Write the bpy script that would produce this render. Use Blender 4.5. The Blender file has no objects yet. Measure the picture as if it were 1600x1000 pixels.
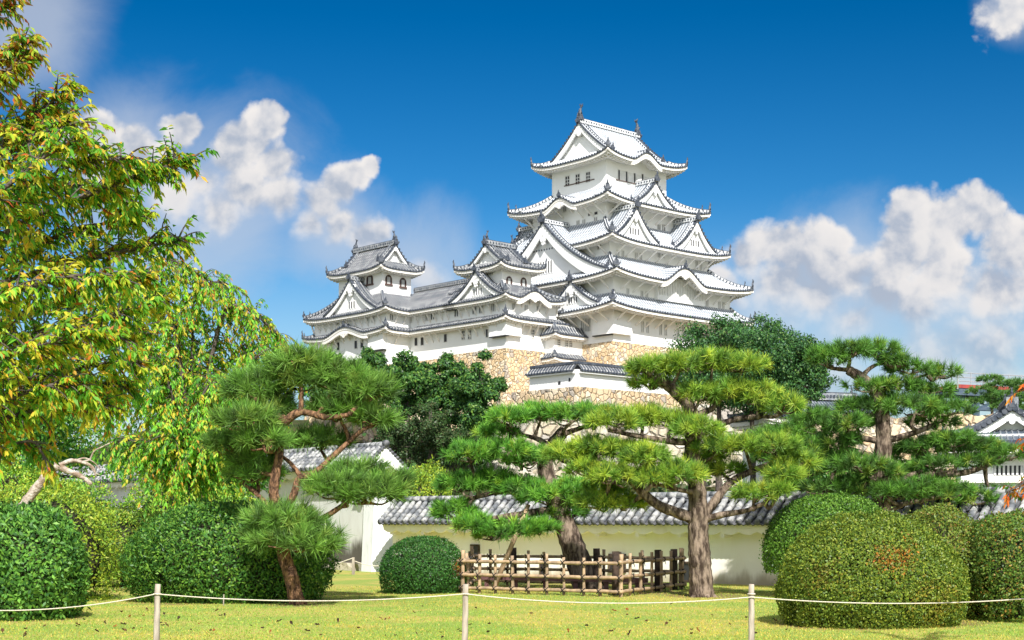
import bpy, math, random
import numpy as np
from mathutils import Vector, Matrix
R = math.radians
random.seed(7); rng = np.random.default_rng(7)
C = bpy.context.scene.collection
SC = bpy.context.scene
# ------------------------------------------------------------------ camera
FPX, HY, EYE = 2300.0, 815.0, 1.6          # focal length and horizon in photo pixels (1600 wide), eye height
cd = bpy.data.cameras.new('camera'); cam = bpy.data.objects.new('camera', cd); C.objects.link(cam)
cam.location = (0, 0, EYE); cam.rotation_euler = (R(90), 0, 0)
cd.sensor_width = 36; cd.lens = 36*FPX/1600; cd.shift_y = (HY-500)/1600; cd.clip_end = 6000; cd.clip_start = .1
SC.camera = cam
SC.view_settings.view_transform = 'Standard'; SC.view_settings.look = 'None'; SC.view_settings.gamma = 1
SC.view_settings.exposure = 0.80
# ------------------------------------------------------------------ sun
SUN_AZ, SUN_EL = R(168), R(43)              # azimuth from +Y clockwise: behind the camera and to its right
sv = Vector((math.sin(SUN_AZ)*math.cos(SUN_EL), math.cos(SUN_AZ)*math.cos(SUN_EL), math.sin(SUN_EL)))
sd = bpy.data.lights.new('sun', 'SUN'); sd.energy = 4.2; sd.angle = R(.6); sd.color = (1, .965, .91)
so = bpy.data.objects.new('sun', sd); C.objects.link(so); so.rotation_euler = sv.to_track_quat('Z', 'Y').to_euler(); so.location = (0, -20, 60)
# ------------------------------------------------------------------ world: sky with clouds
W = bpy.data.worlds.new('World'); SC.world = W; W.use_nodes = True
nt = W.node_tree; nt.nodes.clear()
def nd(tree, typ, **kw):
    n = tree.nodes.new(typ)
    for k, v in kw.items(): setattr(n, k, v)
    return n
def lk(tree, a, b): tree.links.new(a, b)
def mth(tree, op, a, b=None, c=None, clamp=False):
    n = tree.nodes.new('ShaderNodeMath'); n.operation = op; n.use_clamp = clamp
    for i, x in enumerate((a, b, c)):
        if x is None: continue
        if isinstance(x, (int, float)): n.inputs[i].default_value = x
        else: tree.links.new(x, n.inputs[i])
    return n.outputs[0]
def mixc(tree, fac, a, b):
    n = tree.nodes.new('ShaderNodeMix'); n.data_type = 'RGBA'
    for s, x in ((n.inputs['Factor'], fac), (n.inputs[6], a), (n.inputs[7], b)):
        if isinstance(x, (int, float)): s.default_value = x
        elif isinstance(x, tuple): s.default_value = (*x, 1) if len(x) == 3 else x
        else: tree.links.new(x, s)
    return n.outputs[2]
def smooth(tree, x, lo, hi, a=0, b=1):
    n = tree.nodes.new('ShaderNodeMapRange'); n.interpolation_type = 'SMOOTHSTEP'
    for k, v in zip(('From Min', 'From Max', 'To Min', 'To Max'), (lo, hi, a, b)): n.inputs[k].default_value = v
    tree.links.new(x, n.inputs['Value']); return n.outputs['Result']
def build_world():
    sky = nd(nt, 'ShaderNodeTexSky', sky_type='NISHITA'); sky.sun_disc = False
    sky.sun_elevation = SUN_EL; sky.sun_rotation = SUN_AZ; sky.air_density = 1.0; sky.dust_density = .3; sky.ozone_density = 2.0
    sc_ = nd(nt, 'ShaderNodeVectorMath', operation='SCALE'); lk(nt, sky.outputs[0], sc_.inputs[0]); sc_.inputs['Scale'].default_value = .10
    ga = nd(nt, 'ShaderNodeGamma'); lk(nt, sc_.outputs[0], ga.inputs[0]); ga.inputs[1].default_value = 1.7     # deep polarised blue overhead
    hs = nd(nt, 'ShaderNodeHueSaturation'); hs.inputs['Saturation'].default_value = 1.22; hs.inputs['Hue'].default_value = .494; lk(nt, ga.outputs[0], hs.inputs['Color'])
    bg = nd(nt, 'ShaderNodeBackground'); lk(nt, hs.outputs[0], bg.inputs[0]); bg.inputs[1].default_value = .80
    tc = nd(nt, 'ShaderNodeTexCoord'); sp = nd(nt, 'ShaderNodeSeparateXYZ'); lk(nt, tc.outputs['Generated'], sp.inputs[0])
    yy = mth(nt, 'MAXIMUM', sp.outputs[1], .05)
    qx = mth(nt, 'MULTIPLY', mth(nt, 'DIVIDE', sp.outputs[0], yy), 2.3)
    qz = mth(nt, 'MULTIPLY', mth(nt, 'DIVIDE', sp.outputs[2], yy), 2.3)
    cb = nd(nt, 'ShaderNodeCombineXYZ'); lk(nt, qx, cb.inputs[0]); lk(nt, qz, cb.inputs[1])
    def noise(vec, scale, detail, rough, dist=0):
        n = nd(nt, 'ShaderNodeTexNoise'); n.inputs['Scale'].default_value = scale; n.inputs['Detail'].default_value = detail
        n.inputs['Roughness'].default_value = rough; n.inputs['Distortion'].default_value = dist; lk(nt, vec, n.inputs['Vector']); return n
    def field(vec, blobs):
        f = None
        for bl in blobs:
            px, py, r = bl[:3]; top = bl[3] if len(bl) > 3 else 1.0
            d = nd(nt, 'ShaderNodeVectorMath', operation='DISTANCE'); lk(nt, vec, d.inputs[0]); d.inputs[1].default_value = ((px-800)/1000, (815-py)/1000, 0)
            g = mth(nt, 'MULTIPLY_ADD', d.outputs['Value'], -1000/r, top)
            if f is None: f = g
            else:
                s = nt.nodes.new('ShaderNodeMath'); s.operation = 'SMOOTH_MAX'; s.inputs[2].default_value = .2
                lk(nt, f, s.inputs[0]); lk(nt, g, s.inputs[1]); f = s.outputs[0]
        return f
    def billow(vec):      # cauliflower heads
        v = nd(nt, 'ShaderNodeTexVoronoi', feature='F1'); v.inputs['Scale'].default_value = 17; v.inputs['Detail'].default_value = 2; v.inputs['Roughness'].default_value = .5; v.inputs['Lacunarity'].default_value = 2.1; v.normalize = True; lk(nt, vec, v.inputs['Vector']); return v.outputs['Distance']
    n1 = noise(cb.outputs[0], 7.5, 10, .56, .15); n2 = noise(cb.outputs[0], 18, 6, .55)
    wr = nd(nt, 'ShaderNodeVectorMath', operation='MULTIPLY_ADD'); lk(nt, n2.outputs['Color'], wr.inputs[0]); wr.inputs[1].default_value = (.034, .034, 0); lk(nt, cb.outputs[0], wr.inputs[2])
    puffs = [(165,208,60),(212,218,56),(135,205,48),(185,245,62),(245,245,40),(302,190,40),(278,225,34),(432,176,44),(408,205,52),(385,228,54),(445,245,52),(455,288,50),(400,280,66),(330,272,56),(352,312,64),(300,290,50),
             (522,302,48),(545,275,38),(570,258,30),(596,245,25),(545,332,42),(592,352,40),(614,343,24),(500,335,36),(676,420,48),(645,430,40),(700,430,34),
             (1215,365,66),(1180,385,58),(1250,370,66),(1300,375,76),(1240,430,86),(1340,420,80),(1290,440,80),(1440,320,66),(1490,335,80),(1545,315,64),(1590,370,76),(1430,380,76),(1500,410,90),(1570,440,80),(1400,430,70),(1450,450,70),(1140,420,50),(1160,450,50),(1350,480,60),
             (1590,8,105,.60),(1310,610,110),(1560,560,120),(1480,560,100),(1330,610,70),(1290,640,70),(1560,565,60),(1490,560,60)]
    F = field(wr.outputs[0], puffs)
    b1 = billow(wr.outputs[0])
    dens = mth(nt, 'ADD', mth(nt, 'ADD', F, mth(nt, 'MULTIPLY', mth(nt, 'SUBTRACT', n1.outputs['Fac'], .5), 1.3)), mth(nt, 'MULTIPLY', mth(nt, 'SUBTRACT', .33, b1), 1.15))
    low = mth(nt, 'ADD', qz, mth(nt, 'MULTIPLY', qx, .13))       # cloud bases dissolve into the haze
    edge = nd(nt, 'ShaderNodeMapRange'); edge.interpolation_type = 'SMOOTHSTEP'; lk(nt, dens, edge.inputs['Value']); edge.inputs['From Min'].default_value = .12
    lk(nt, smooth(nt, low, .35, .58, .95, .42), edge.inputs['From Max'])
    core = mth(nt, 'MULTIPLY', edge.outputs['Result'], smooth(nt, low, .28, .46, .42, 1))
    # thin veils of the same clouds
    veil = field(cb.outputs[0], [(40,30,170),(330,330,220),(200,260,180),(520,370,130),(1330,470,190),(1520,480,180),(1450,590,210),(1300,560,140),(1590,10,80),(640,430,150),(1200,520,160)])
    vn = noise(cb.outputs[0], 4, 6, .6, .4)
    va = mth(nt, 'MULTIPLY', smooth(nt, mth(nt, 'ADD', veil, mth(nt, 'MULTIPLY', mth(nt, 'SUBTRACT', vn.outputs['Fac'], .5), 1.1)), -.05, .8), .62)
    # light from the upper right: density a little way towards the sun
    sh = nd(nt, 'ShaderNodeVectorMath', operation='ADD'); lk(nt, cb.outputs[0], sh.inputs[0]); sh.inputs[1].default_value = (.022, .03, 0)
    n3 = noise(sh.outputs[0], 7.5, 6, .52, .15)
    sh2 = nd(nt, 'ShaderNodeVectorMath', operation='ADD'); lk(nt, wr.outputs[0], sh2.inputs[0]); sh2.inputs[1].default_value = (.010, .014, 0)
    relief = mth(nt, 'ADD', mth(nt, 'SUBTRACT', n1.outputs['Fac'], n3.outputs['Fac']), mth(nt, 'MULTIPLY', mth(nt, 'SUBTRACT', billow(sh2.outputs[0]), b1), .55))
    lit = mth(nt, 'ADD', smooth(nt, relief, -.20, .14), mth(nt, 'MULTIPLY', smooth(nt, dens, .2, 1.0), -.25), clamp=True)
    ccol = mixc(nt, lit, (.43, .49, .60), (.92, .88, .85))
    cbg = nd(nt, 'ShaderNodeBackground'); lk(nt, ccol, cbg.inputs[0]); cbg.inputs[1].default_value = .58
    vbg = nd(nt, 'ShaderNodeBackground'); vbg.inputs[0].default_value = (.63, .69, .79, 1); vbg.inputs[1].default_value = .54
    hz_ = smooth(nt, sp.outputs[2], .0, .22, .7, 0); va = mth(nt, 'MAXIMUM', va, hz_)
    front = smooth(nt, sp.outputs[1], .3, .5)
    m1 = nd(nt, 'ShaderNodeMixShader'); lk(nt, mth(nt, 'MULTIPLY', va, front), m1.inputs[0]); lk(nt, bg.outputs[0], m1.inputs[1]); lk(nt, vbg.outputs[0], m1.inputs[2])
    m2 = nd(nt, 'ShaderNodeMixShader'); lk(nt, mth(nt, 'MULTIPLY', core, front), m2.inputs[0]); lk(nt, m1.outputs[0], m2.inputs[1]); lk(nt, cbg.outputs[0], m2.inputs[2])
    # bright broken cloud added out of view, behind the camera, as neutral fill light
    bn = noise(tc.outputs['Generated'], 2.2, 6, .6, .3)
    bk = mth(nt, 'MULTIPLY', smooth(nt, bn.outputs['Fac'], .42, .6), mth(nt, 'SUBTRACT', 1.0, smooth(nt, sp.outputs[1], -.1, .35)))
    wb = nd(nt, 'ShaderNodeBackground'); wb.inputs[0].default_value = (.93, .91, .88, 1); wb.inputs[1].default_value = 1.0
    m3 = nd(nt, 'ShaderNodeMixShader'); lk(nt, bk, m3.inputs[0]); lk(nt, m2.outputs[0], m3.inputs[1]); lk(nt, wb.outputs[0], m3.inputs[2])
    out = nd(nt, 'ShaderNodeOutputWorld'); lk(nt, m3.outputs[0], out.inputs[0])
build_world()

# ------------------------------------------------------------------ helpers
def P(px, py, Y): return Vector(((px-800)/FPX*Y, Y, EYE+(HY-py)/FPX*Y))
def tag(o, label=None, cat=None, group=None, kind=None):
    if label: o['label'] = label
    if cat: o['category'] = cat
    if group: o['group'] = group
    if kind: o['kind'] = kind
    return o
def thing(name, label, cat, loc=(0,0,0), rz=0, group=None):
    o = bpy.data.objects.new(name, None); C.objects.link(o); o.location = loc; o.rotation_euler = (0,0,rz); o.empty_display_size = .3
    return tag(o, label, cat, group)
class MB:
    def __init__(s): s.v = []; s.f = []; s.m = []; s.uv = []
    def add(s, vs, fs, m=0, uv=None):
        b = len(s.v); s.v += [tuple(v) for v in vs]; s.f += [tuple(b+i for i in f) for f in fs]; s.m += [m]*len(fs)
        s.uv += list(uv) if uv is not None else [(v[0]+v[1]*.3, v[2]) for v in vs]
    def hexa(s, p, m=0):  # 4 bottom, 4 top
        s.add(p, [(0,3,2,1),(4,5,6,7),(0,1,5,4),(1,2,6,5),(2,3,7,6),(3,0,4,7)], m)
    def box(s, x0, y0, z0, x1, y1, z1, m=0):
        s.hexa([(x0,y0,z0),(x1,y0,z0),(x1,y1,z0),(x0,y1,z0),(x0,y0,z1),(x1,y0,z1),(x1,y1,z1),(x0,y1,z1)], m)
    def bar(s, a, b, w, h, m=0, up=(0,0,1)):   # box section from a to b, resting with its base on a-b
        a = Vector(a); b = Vector(b); d = (b-a)
        if d.length < 1e-6: return
        d.normalize(); r = d.cross(Vector(up))
        if r.length < 1e-4: r = Vector((1,0,0))
        r.normalize(); u = r.cross(d); r = r*w/2; u = u*h
        s.hexa([a-r, a+r, b+r, b-r, a-r+u, a+r+u, b+r+u, b-r+u], m)
    def tube(s, pts, rad, n=8, m=0, cap=True):
        pts = [Vector(p) for p in pts]; k = len(pts)
        if not hasattr(rad, '__len__'): rad = [rad]*k
        b = len(s.v); ref = Vector((.13,.97,.21)); L = 0
        for i, p in enumerate(pts):
            d = pts[min(i+1,k-1)]-pts[max(i-1,0)]
            if d.length < 1e-9: d = Vector((0,0,1))
            d.normalize(); r = d.cross(ref)
            if r.length < .05: r = d.cross(Vector((1,0,0)))
            r.normalize(); u = r.cross(d)
            if i: L += (p-pts[i-1]).length
            for j in range(n):
                a = 2*math.pi*j/n; s.v.append(tuple(p+(r*math.cos(a)+u*math.sin(a))*rad[i])); s.uv.append((j/n, L))
        for i in range(k-1):
            for j in range(n):
                q = b+i*n; s.f.append((q+j, q+(j+1)%n, q+n+(j+1)%n, q+n+j)); s.m.append(m)
        if cap:
            s.f.append(tuple(b+j for j in range(n))[::-1]); s.f.append(tuple(b+(k-1)*n+j for j in range(n))); s.m += [m, m]
    def disc(s, c, ax, r, h, n=8, m=0):
        c = Vector(c); ax = Vector(ax).normalized(); s.tube([c-ax*h/2, c+ax*h/2], r, n, m)
    def build(s, name, mats, parent=None, smooth=False, bevel=0):
        me = bpy.data.meshes.new(name); me.from_pydata(s.v, [], s.f)
        for mt in (mats if isinstance(mats, (list, tuple)) else [mats]): me.materials.append(mt)
        me.polygons.foreach_set('material_index', s.m)
        ul = me.uv_layers.new(name='UVMap'); li = np.empty(len(me.loops), int); me.loops.foreach_get('vertex_index', li)
        ul.data.foreach_set('uv', np.array(s.uv, float)[li].ravel())
        if smooth: me.polygons.foreach_set('use_smooth', [True]*len(me.polygons))
        o = bpy.data.objects.new(name, me); C.objects.link(o)
        if parent: o.parent = parent
        if bevel:
            b = o.modifiers.new('bevel', 'BEVEL'); b.width = bevel; b.segments = 2
        return o
def npmesh(name, v, f, mat, parent=None, col=None):   # v (N,3), f (M,k) arrays, col per vertex
    me = bpy.data.meshes.new(name); k = f.shape[1]
    me.vertices.add(len(v)); me.vertices.foreach_set('co', v.astype(np.float32).ravel())
    me.loops.add(f.size); me.loops.foreach_set('vertex_index', f.astype(np.int32).ravel())
    me.polygons.add(len(f)); me.polygons.foreach_set('loop_start', np.arange(0, f.size, k, dtype=np.int32))
    me.polygons.foreach_set('loop_total', np.full(len(f), k, dtype=np.int32))
    if col is not None:
        ca = me.color_attributes.new('tint', 'FLOAT_COLOR', 'POINT'); c4 = np.ones((len(v), 4), np.float32); c4[:, :3] = col
        ca.data.foreach_set('color', c4.ravel())
    me.materials.append(mat); me.update(calc_edges=True)
    o = bpy.data.objects.new(name, me); C.objects.link(o)
    if parent: o.parent = parent
    return o
def unit(a): return a/np.maximum(np.linalg.norm(a, axis=1, keepdims=True), 1e-9)
def leaf_arrays(pos, dr, nr, ln, wd, col, bend=.25):
    dr = unit(dr); sd_ = unit(np.cross(dr, nr)); n2 = np.cross(sd_, dr)
    ln = np.asarray(ln).reshape(-1,1)*np.ones((len(pos),1)); wd = np.asarray(wd).reshape(-1,1)*np.ones((len(pos),1))
    mid = pos+dr*ln*.45
    a = pos; b = mid+sd_*wd*.5+n2*wd*.12; c = pos+dr*ln-n2*ln*bend*.6; d = mid-sd_*wd*.5+n2*wd*.12
    v = np.stack([a, b, c, d], 1).reshape(-1,3); f = np.arange(len(v)).reshape(-1,4)
    return v, f, np.repeat(col, 4, 0)
def pick(n, cols, wts, jit=.18):
    cols = np.array(cols, float); w = np.array(wts, float); i = rng.choice(len(cols), n, p=w/w.sum())
    return cols[i]*(1+rng.uniform(-jit, jit, (n,1)))*(1+rng.uniform(-.06,.06,(n,3)))
# ------------------------------------------------------------------ materials
def mat(name, base=(.5,.5,.5), rough=.8, spec=.3):
    m = bpy.data.materials.new(name); m.use_nodes = True; b = m.node_tree.nodes['Principled BSDF']
    b.inputs['Base Color'].default_value = (*base, 1); b.inputs['Roughness'].default_value = rough; b.inputs['Specular IOR Level'].default_value = spec
    return m, m.node_tree, b
def noisy(name, c1, c2, scale=3, detail=6, rough=.85, bump=.0, bscale=None, spec=.25, coord='Object', lo=.35, hi=.65, stretch=None):
    m, t, b = mat(name, c1, rough, spec); tc = nd(t, 'ShaderNodeTexCoord'); vec = tc.outputs[coord]
    if stretch:
        mp = nd(t, 'ShaderNodeMapping'); mp.inputs['Scale'].default_value = stretch; lk(t, vec, mp.inputs[0]); vec = mp.outputs[0]
    n = nd(t, 'ShaderNodeTexNoise'); n.inputs['Scale'].default_value = scale; n.inputs['Detail'].default_value = detail; n.inputs['Roughness'].default_value = .6; lk(t, vec, n.inputs['Vector'])
    lk(t, mixc(t, smooth(t, n.outputs['Fac'], lo, hi), c1, c2), b.inputs['Base Color'])
    if bump:
        n2 = nd(t, 'ShaderNodeTexNoise'); n2.inputs['Scale'].default_value = bscale or scale*4; n2.inputs['Detail'].default_value = 5; lk(t, vec, n2.inputs['Vector'])
        bp = nd(t, 'ShaderNodeBump'); bp.inputs['Strength'].default_value = bump; bp.inputs['Distance'].default_value = .08; lk(t, n2.outputs['Fac'], bp.inputs['Height']); lk(t, bp.outputs[0], b.inputs['Normal'])
    return m
def foliage(name, trans=.35, rough=.55, gloss=.25, gain=1.0):
    m = bpy.data.materials.new(name); m.use_nodes = True; t = m.node_tree; b = t.nodes['Principled BSDF']
    at = nd(t, 'ShaderNodeAttribute', attribute_name='tint'); col = at.outputs['Color']
    if gain != 1:
        g = nd(t, 'ShaderNodeVectorMath', operation='SCALE'); lk(t, col, g.inputs[0]); g.inputs['Scale'].default_value = gain; col = g.outputs[0]
    lk(t, col, b.inputs['Base Color']); b.inputs['Roughness'].default_value = rough; b.inputs['Specular IOR Level'].default_value = gloss
    tr = nd(t, 'ShaderNodeBsdfTranslucent'); lk(t, col, tr.inputs['Color'])
    mx = nd(t, 'ShaderNodeMixShader'); mx.inputs[0].default_value = trans; lk(t, b.outputs[0], mx.inputs[1]); lk(t, tr.outputs[0], mx.inputs[2])
    lk(t, mx.outputs[0], t.nodes['Material Output'].inputs[0]); return m
def stone(name, scale, cols, joint=(.09,.06,.04), jw=.035, flat=(1,1,1), grey=.12):
    m, t, b = mat(name, cols[0], .9, .15); tc = nd(t, 'ShaderNodeTexCoord'); mp = nd(t, 'ShaderNodeMapping'); mp.inputs['Scale'].default_value = flat
    n0 = nd(t, 'ShaderNodeTexNoise'); n0.inputs['Scale'].default_value = scale*.9; n0.inputs['Detail'].default_value = 3; lk(t, tc.outputs['Object'], n0.inputs['Vector'])
    ad = nd(t, 'ShaderNodeVectorMath', operation='MULTIPLY_ADD'); lk(t, n0.outputs['Color'], ad.inputs[0]); ad.inputs[1].default_value = (.7/scale,)*3; lk(t, tc.outputs['Object'], ad.inputs[2])
    lk(t, ad.outputs[0], mp.inputs[0])
    v = nd(t, 'ShaderNodeTexVoronoi', feature='DISTANCE_TO_EDGE'); v.inputs['Scale'].default_value = scale; lk(t, mp.outputs[0], v.inputs['Vector'])
    v1 = nd(t, 'ShaderNodeTexVoronoi', feature='F1'); v1.inputs['Scale'].default_value = scale; lk(t, mp.outputs[0], v1.inputs['Vector'])
    sp = nd(t, 'ShaderNodeSeparateColor'); lk(t, v1.outputs['Color'], sp.inputs[0])
    c = mixc(t, sp.outputs[0], cols[0], cols[1]); c = mixc(t, smooth(t, sp.outputs[1], .55, .9), c, cols[2])
    c = mixc(t, mth(t, 'MULTIPLY', mth(t, 'GREATER_THAN', sp.outputs[2], 1-grey), .8), c, (.34,.31,.28))
    n = nd(t, 'ShaderNodeTexNoise'); n.inputs['Scale'].default_value = scale*5; n.inputs['Detail'].default_value = 6; lk(t, tc.outputs['Object'], n.inputs['Vector'])
    c = mixc(t, smooth(t, n.outputs['Fac'], .4, .75, 0, .45), c, tuple(x*.55 for x in cols[2]))
    nb = nd(t, 'ShaderNodeTexNoise'); nb.inputs['Scale'].default_value = scale*.35; nb.inputs['Detail'].default_value = 3; lk(t, tc.outputs['Object'], nb.inputs['Vector'])
    jv = mth(t, 'MULTIPLY', smooth(t, nb.outputs['Fac'], .3, .65, .35, 1.0), smooth(t, v.outputs['Distance'], 0, jw, 1, 0))
    lk(t, mixc(t, jv, c, joint), b.inputs['Base Color'])
    bp = nd(t, 'ShaderNodeBump'); bp.inputs['Strength'].default_value = .8; bp.inputs['Distance'].default_value = .25/scale
    lk(t, mth(t, 'ADD', smooth(t, v.outputs['Distance'], 0, .16), mth(t, 'MULTIPLY', n.outputs['Fac'], .35)), bp.inputs['Height']); lk(t, bp.outputs[0], b.inputs['Normal'])
    return m
def tiles(name, tile, plaster, per, wide, vper=.42, dirt=.3, mortar=.5):
    m, t, b = mat(name, tile, .6, .3); uv = nd(t, 'ShaderNodeUVMap'); sp = nd(t, 'ShaderNodeSeparateXYZ'); lk(t, uv.outputs[0], sp.inputs[0])
    fu = mth(t, 'FRACT', mth(t, 'DIVIDE', sp.outputs[0], per)); du = mth(t, 'ABSOLUTE', mth(t, 'SUBTRACT', fu, .5))
    fv = mth(t, 'FRACT', mth(t, 'DIVIDE', sp.outputs[1], vper)); 
    side = smooth(t, du, .5-wide, .5-wide*.6)                      # plaster along the round tiles
    bandv = mth(t, 'MULTIPLY', mth(t, 'LESS_THAN', fv, mortar), mth(t, 'GREATER_THAN', du, .2))
    n = nd(t, 'ShaderNodeTexNoise'); n.inputs['Scale'].default_value = .8; n.inputs['Detail'].default_value = 7; n.inputs['Roughness'].default_value = .65; lk(t, uv.outputs[0], n.inputs['Vector'])
    fac = mth(t, 'MAXIMUM', side, bandv)
    wear = smooth(t, n.outputs['Fac'], .38, .68, 1.0, 1.0-dirt)
    c = mixc(t, mth(t, 'MULTIPLY', fac, wear), tile, plaster)
    n2 = nd(t, 'ShaderNodeTexNoise'); n2.inputs['Scale'].default_value = 6; n2.inputs['Detail'].default_value = 3; lk(t, uv.outputs[0], n2.inputs['Vector'])
    c = mixc(t, smooth(t, n2.outputs['Fac'], .45, .7, 0, .4), c, tuple(x*.6 for x in tile)); lk(t, c, b.inputs['Base Color']); return m
def weathered(name, base, stain, amount=.5, low=None, scale=.6, bump=.1):
    # plaster with streaky stains; low = (z0, z1, colour): moss that climbs from the foot
    m, t, b = mat(name, base, .9, .15); tc = nd(t, 'ShaderNodeTexCoord'); mp = nd(t, 'ShaderNodeMapping'); mp.inputs['Scale'].default_value = (1, 1, .3); lk(t, tc.outputs['Object'], mp.inputs[0])
    n = nd(t, 'ShaderNodeTexNoise'); n.inputs['Scale'].default_value = scale; n.inputs['Detail'].default_value = 8; n.inputs['Roughness'].default_value = .65; lk(t, mp.outputs[0], n.inputs['Vector'])
    c = mixc(t, smooth(t, n.outputs['Fac'], .42, .75, 0, amount), base, stain)
    if low:
        sp = nd(t, 'ShaderNodeSeparateXYZ'); lk(t, tc.outputs['Object'], sp.inputs[0])
        n2 = nd(t, 'ShaderNodeTexNoise'); n2.inputs['Scale'].default_value = 5; n2.inputs['Detail'].default_value = 6; lk(t, mp.outputs[0], n2.inputs['Vector'])
        h = mth(t, 'ADD', sp.outputs[2], mth(t, 'MULTIPLY', mth(t, 'SUBTRACT', n2.outputs['Fac'], .5), (low[1]-low[0])*1.6))
        c = mixc(t, smooth(t, h, low[0], low[1], .9, 0), c, low[2])
    lk(t, c, b.inputs['Base Color'])
    n3 = nd(t, 'ShaderNodeTexNoise'); n3.inputs['Scale'].default_value = 25; n3.inputs['Detail'].default_value = 4; lk(t, tc.outputs['Object'], n3.inputs['Vector'])
    bp = nd(t, 'ShaderNodeBump'); bp.inputs['Strength'].default_value = bump; bp.inputs['Distance'].default_value = .02; lk(t, n3.outputs['Fac'], bp.inputs['Height']); lk(t, bp.outputs[0], b.inputs['Normal'])
    return m
PER = .54
WHITE = weathered('white_plaster', (.88,.88,.87), (.78,.77,.74), .35, scale=.35)
CREAM = weathered('cream_plaster', (.90,.86,.80), (.76,.66,.52), .7, low=(.05,.4,(.40,.34,.25)), scale=.8)
OLDWALL = weathered('old_plaster', (.70,.70,.69), (.50,.48,.44), .7, low=(.55,1.15,(.055,.045,.03)), scale=.9)
ENDWALL = weathered('flaking_plaster', (.80,.81,.82), (.45,.47,.50), .55, scale=5)
EAVE = noisy('eave_plaster', (.84,.82,.79), (.80,.76,.70), 1.2)
TILE_K = tiles('keep_roof_tiles', (.20,.23,.27), (.64,.66,.69), PER, .22, dirt=.35, mortar=.42, vper=.6)
TILE_G = tiles('grey_roof_tiles', (.06,.07,.09), (.46,.46,.45), PER, .18, dirt=.85, mortar=.28, vper=.6)
DARK = noisy('dark_tile_ends', (.035,.045,.065), (.10,.11,.13), 2.5, rough=.5)
RIDGE_W = noisy('ridge_plaster', (.78,.79,.79), (.55,.57,.6), 2)
RIDGE_G = noisy('ridge_tiles', (.16,.18,.21), (.40,.41,.42), 2)
GLASS = mat('window_dark', (.035,.035,.04), .4)[0]
LATT = noisy('lattice_plaster', (.76,.76,.74), (.66,.66,.64), 2)
WOODSLIT = mat('window_sill_timber', (.10,.06,.05), .7)[0]
STONE = stone('castle_stone', 1.7, [(.68,.52,.33),(.62,.43,.23),(.76,.64,.47)], jw=.05, joint=(.20,.13,.075))
STONE2 = stone('rubble_stone', 1.25, [(.64,.50,.33),(.55,.39,.23),(.72,.61,.46)], jw=.055, joint=(.16,.11,.07), grey=.2)
STONE3 = stone('pale_rubble_stone', .9, [(.55,.49,.38),(.48,.40,.28),(.62,.57,.48)], jw=.08, joint=(.14,.11,.08), grey=.25)
BARK = noisy('pine_bark', (.045,.03,.022), (.27,.205,.155), 11, 9, .95, 1.0, 14, stretch=(1,1,.3), lo=.38, hi=.64)
BARK_R = noisy('red_pine_bark', (.06,.032,.02), (.30,.165,.09), 14, 9, .95, 1.0, 20, stretch=(1,1,.5), lo=.38, hi=.64)
BARK_C = noisy('cherry_bark', (.05,.04,.035), (.13,.105,.09), 8, 6, .9, .5)
BLEACH = noisy('bleached_bark', (.50,.44,.38), (.24,.17,.12), 7, 6, .9, .5)
NEEDLE = foliage('pine_needles', .28, .5, .3, 1.8)
LEAF = foliage('leaves', .54, .5, .3, 1.75)
SHRUB = foliage('shrub_leaves', .33, .45, .3, 1.5)
TWIG_SHADE = noisy('twig_shade_core', (.022,.026,.012), (.045,.04,.02), 14)  # dark tone that paints the shade among the twigs inside bushes
BAMBOO = noisy('bamboo', (.47,.33,.20), (.27,.19,.125), 7, 5, .55, .1, stretch=(1,1,.4))
CORD = mat('black_cord', (.02,.018,.016), .9)[0]
CHAR = noisy('charred_timber', (.035,.025,.02), (.09,.06,.045), 6, 5, .9, .3)
POSTW = noisy('bleached_post', (.46,.40,.33), (.25,.21,.17), 9, 6, .85, .3, stretch=(1,1,.15))
ROPE = noisy('rope', (.66,.61,.50), (.46,.41,.32), 60)
STEEL = noisy('blue_grey_steel', (.05,.08,.12), (.09,.12,.16), 1.5, rough=.6)
REDM = noisy('red_band', (.38,.07,.06), (.28,.05,.05), 1.2)
PIPE = mat('scaffold_pipe', (.32,.33,.35), .4)[0]
LTILE = noisy('lichened_tiles', (.13,.14,.155), (.43,.43,.42), 3.2, 7, .75, .25, 20, lo=.38, hi=.62)
LTILE_D = noisy('tile_faces', (.06,.065,.075), (.17,.17,.18), 5)
PLANK = noisy('purple_brown_plank', (.11,.05,.055), (.17,.09,.085), 5)

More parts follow.
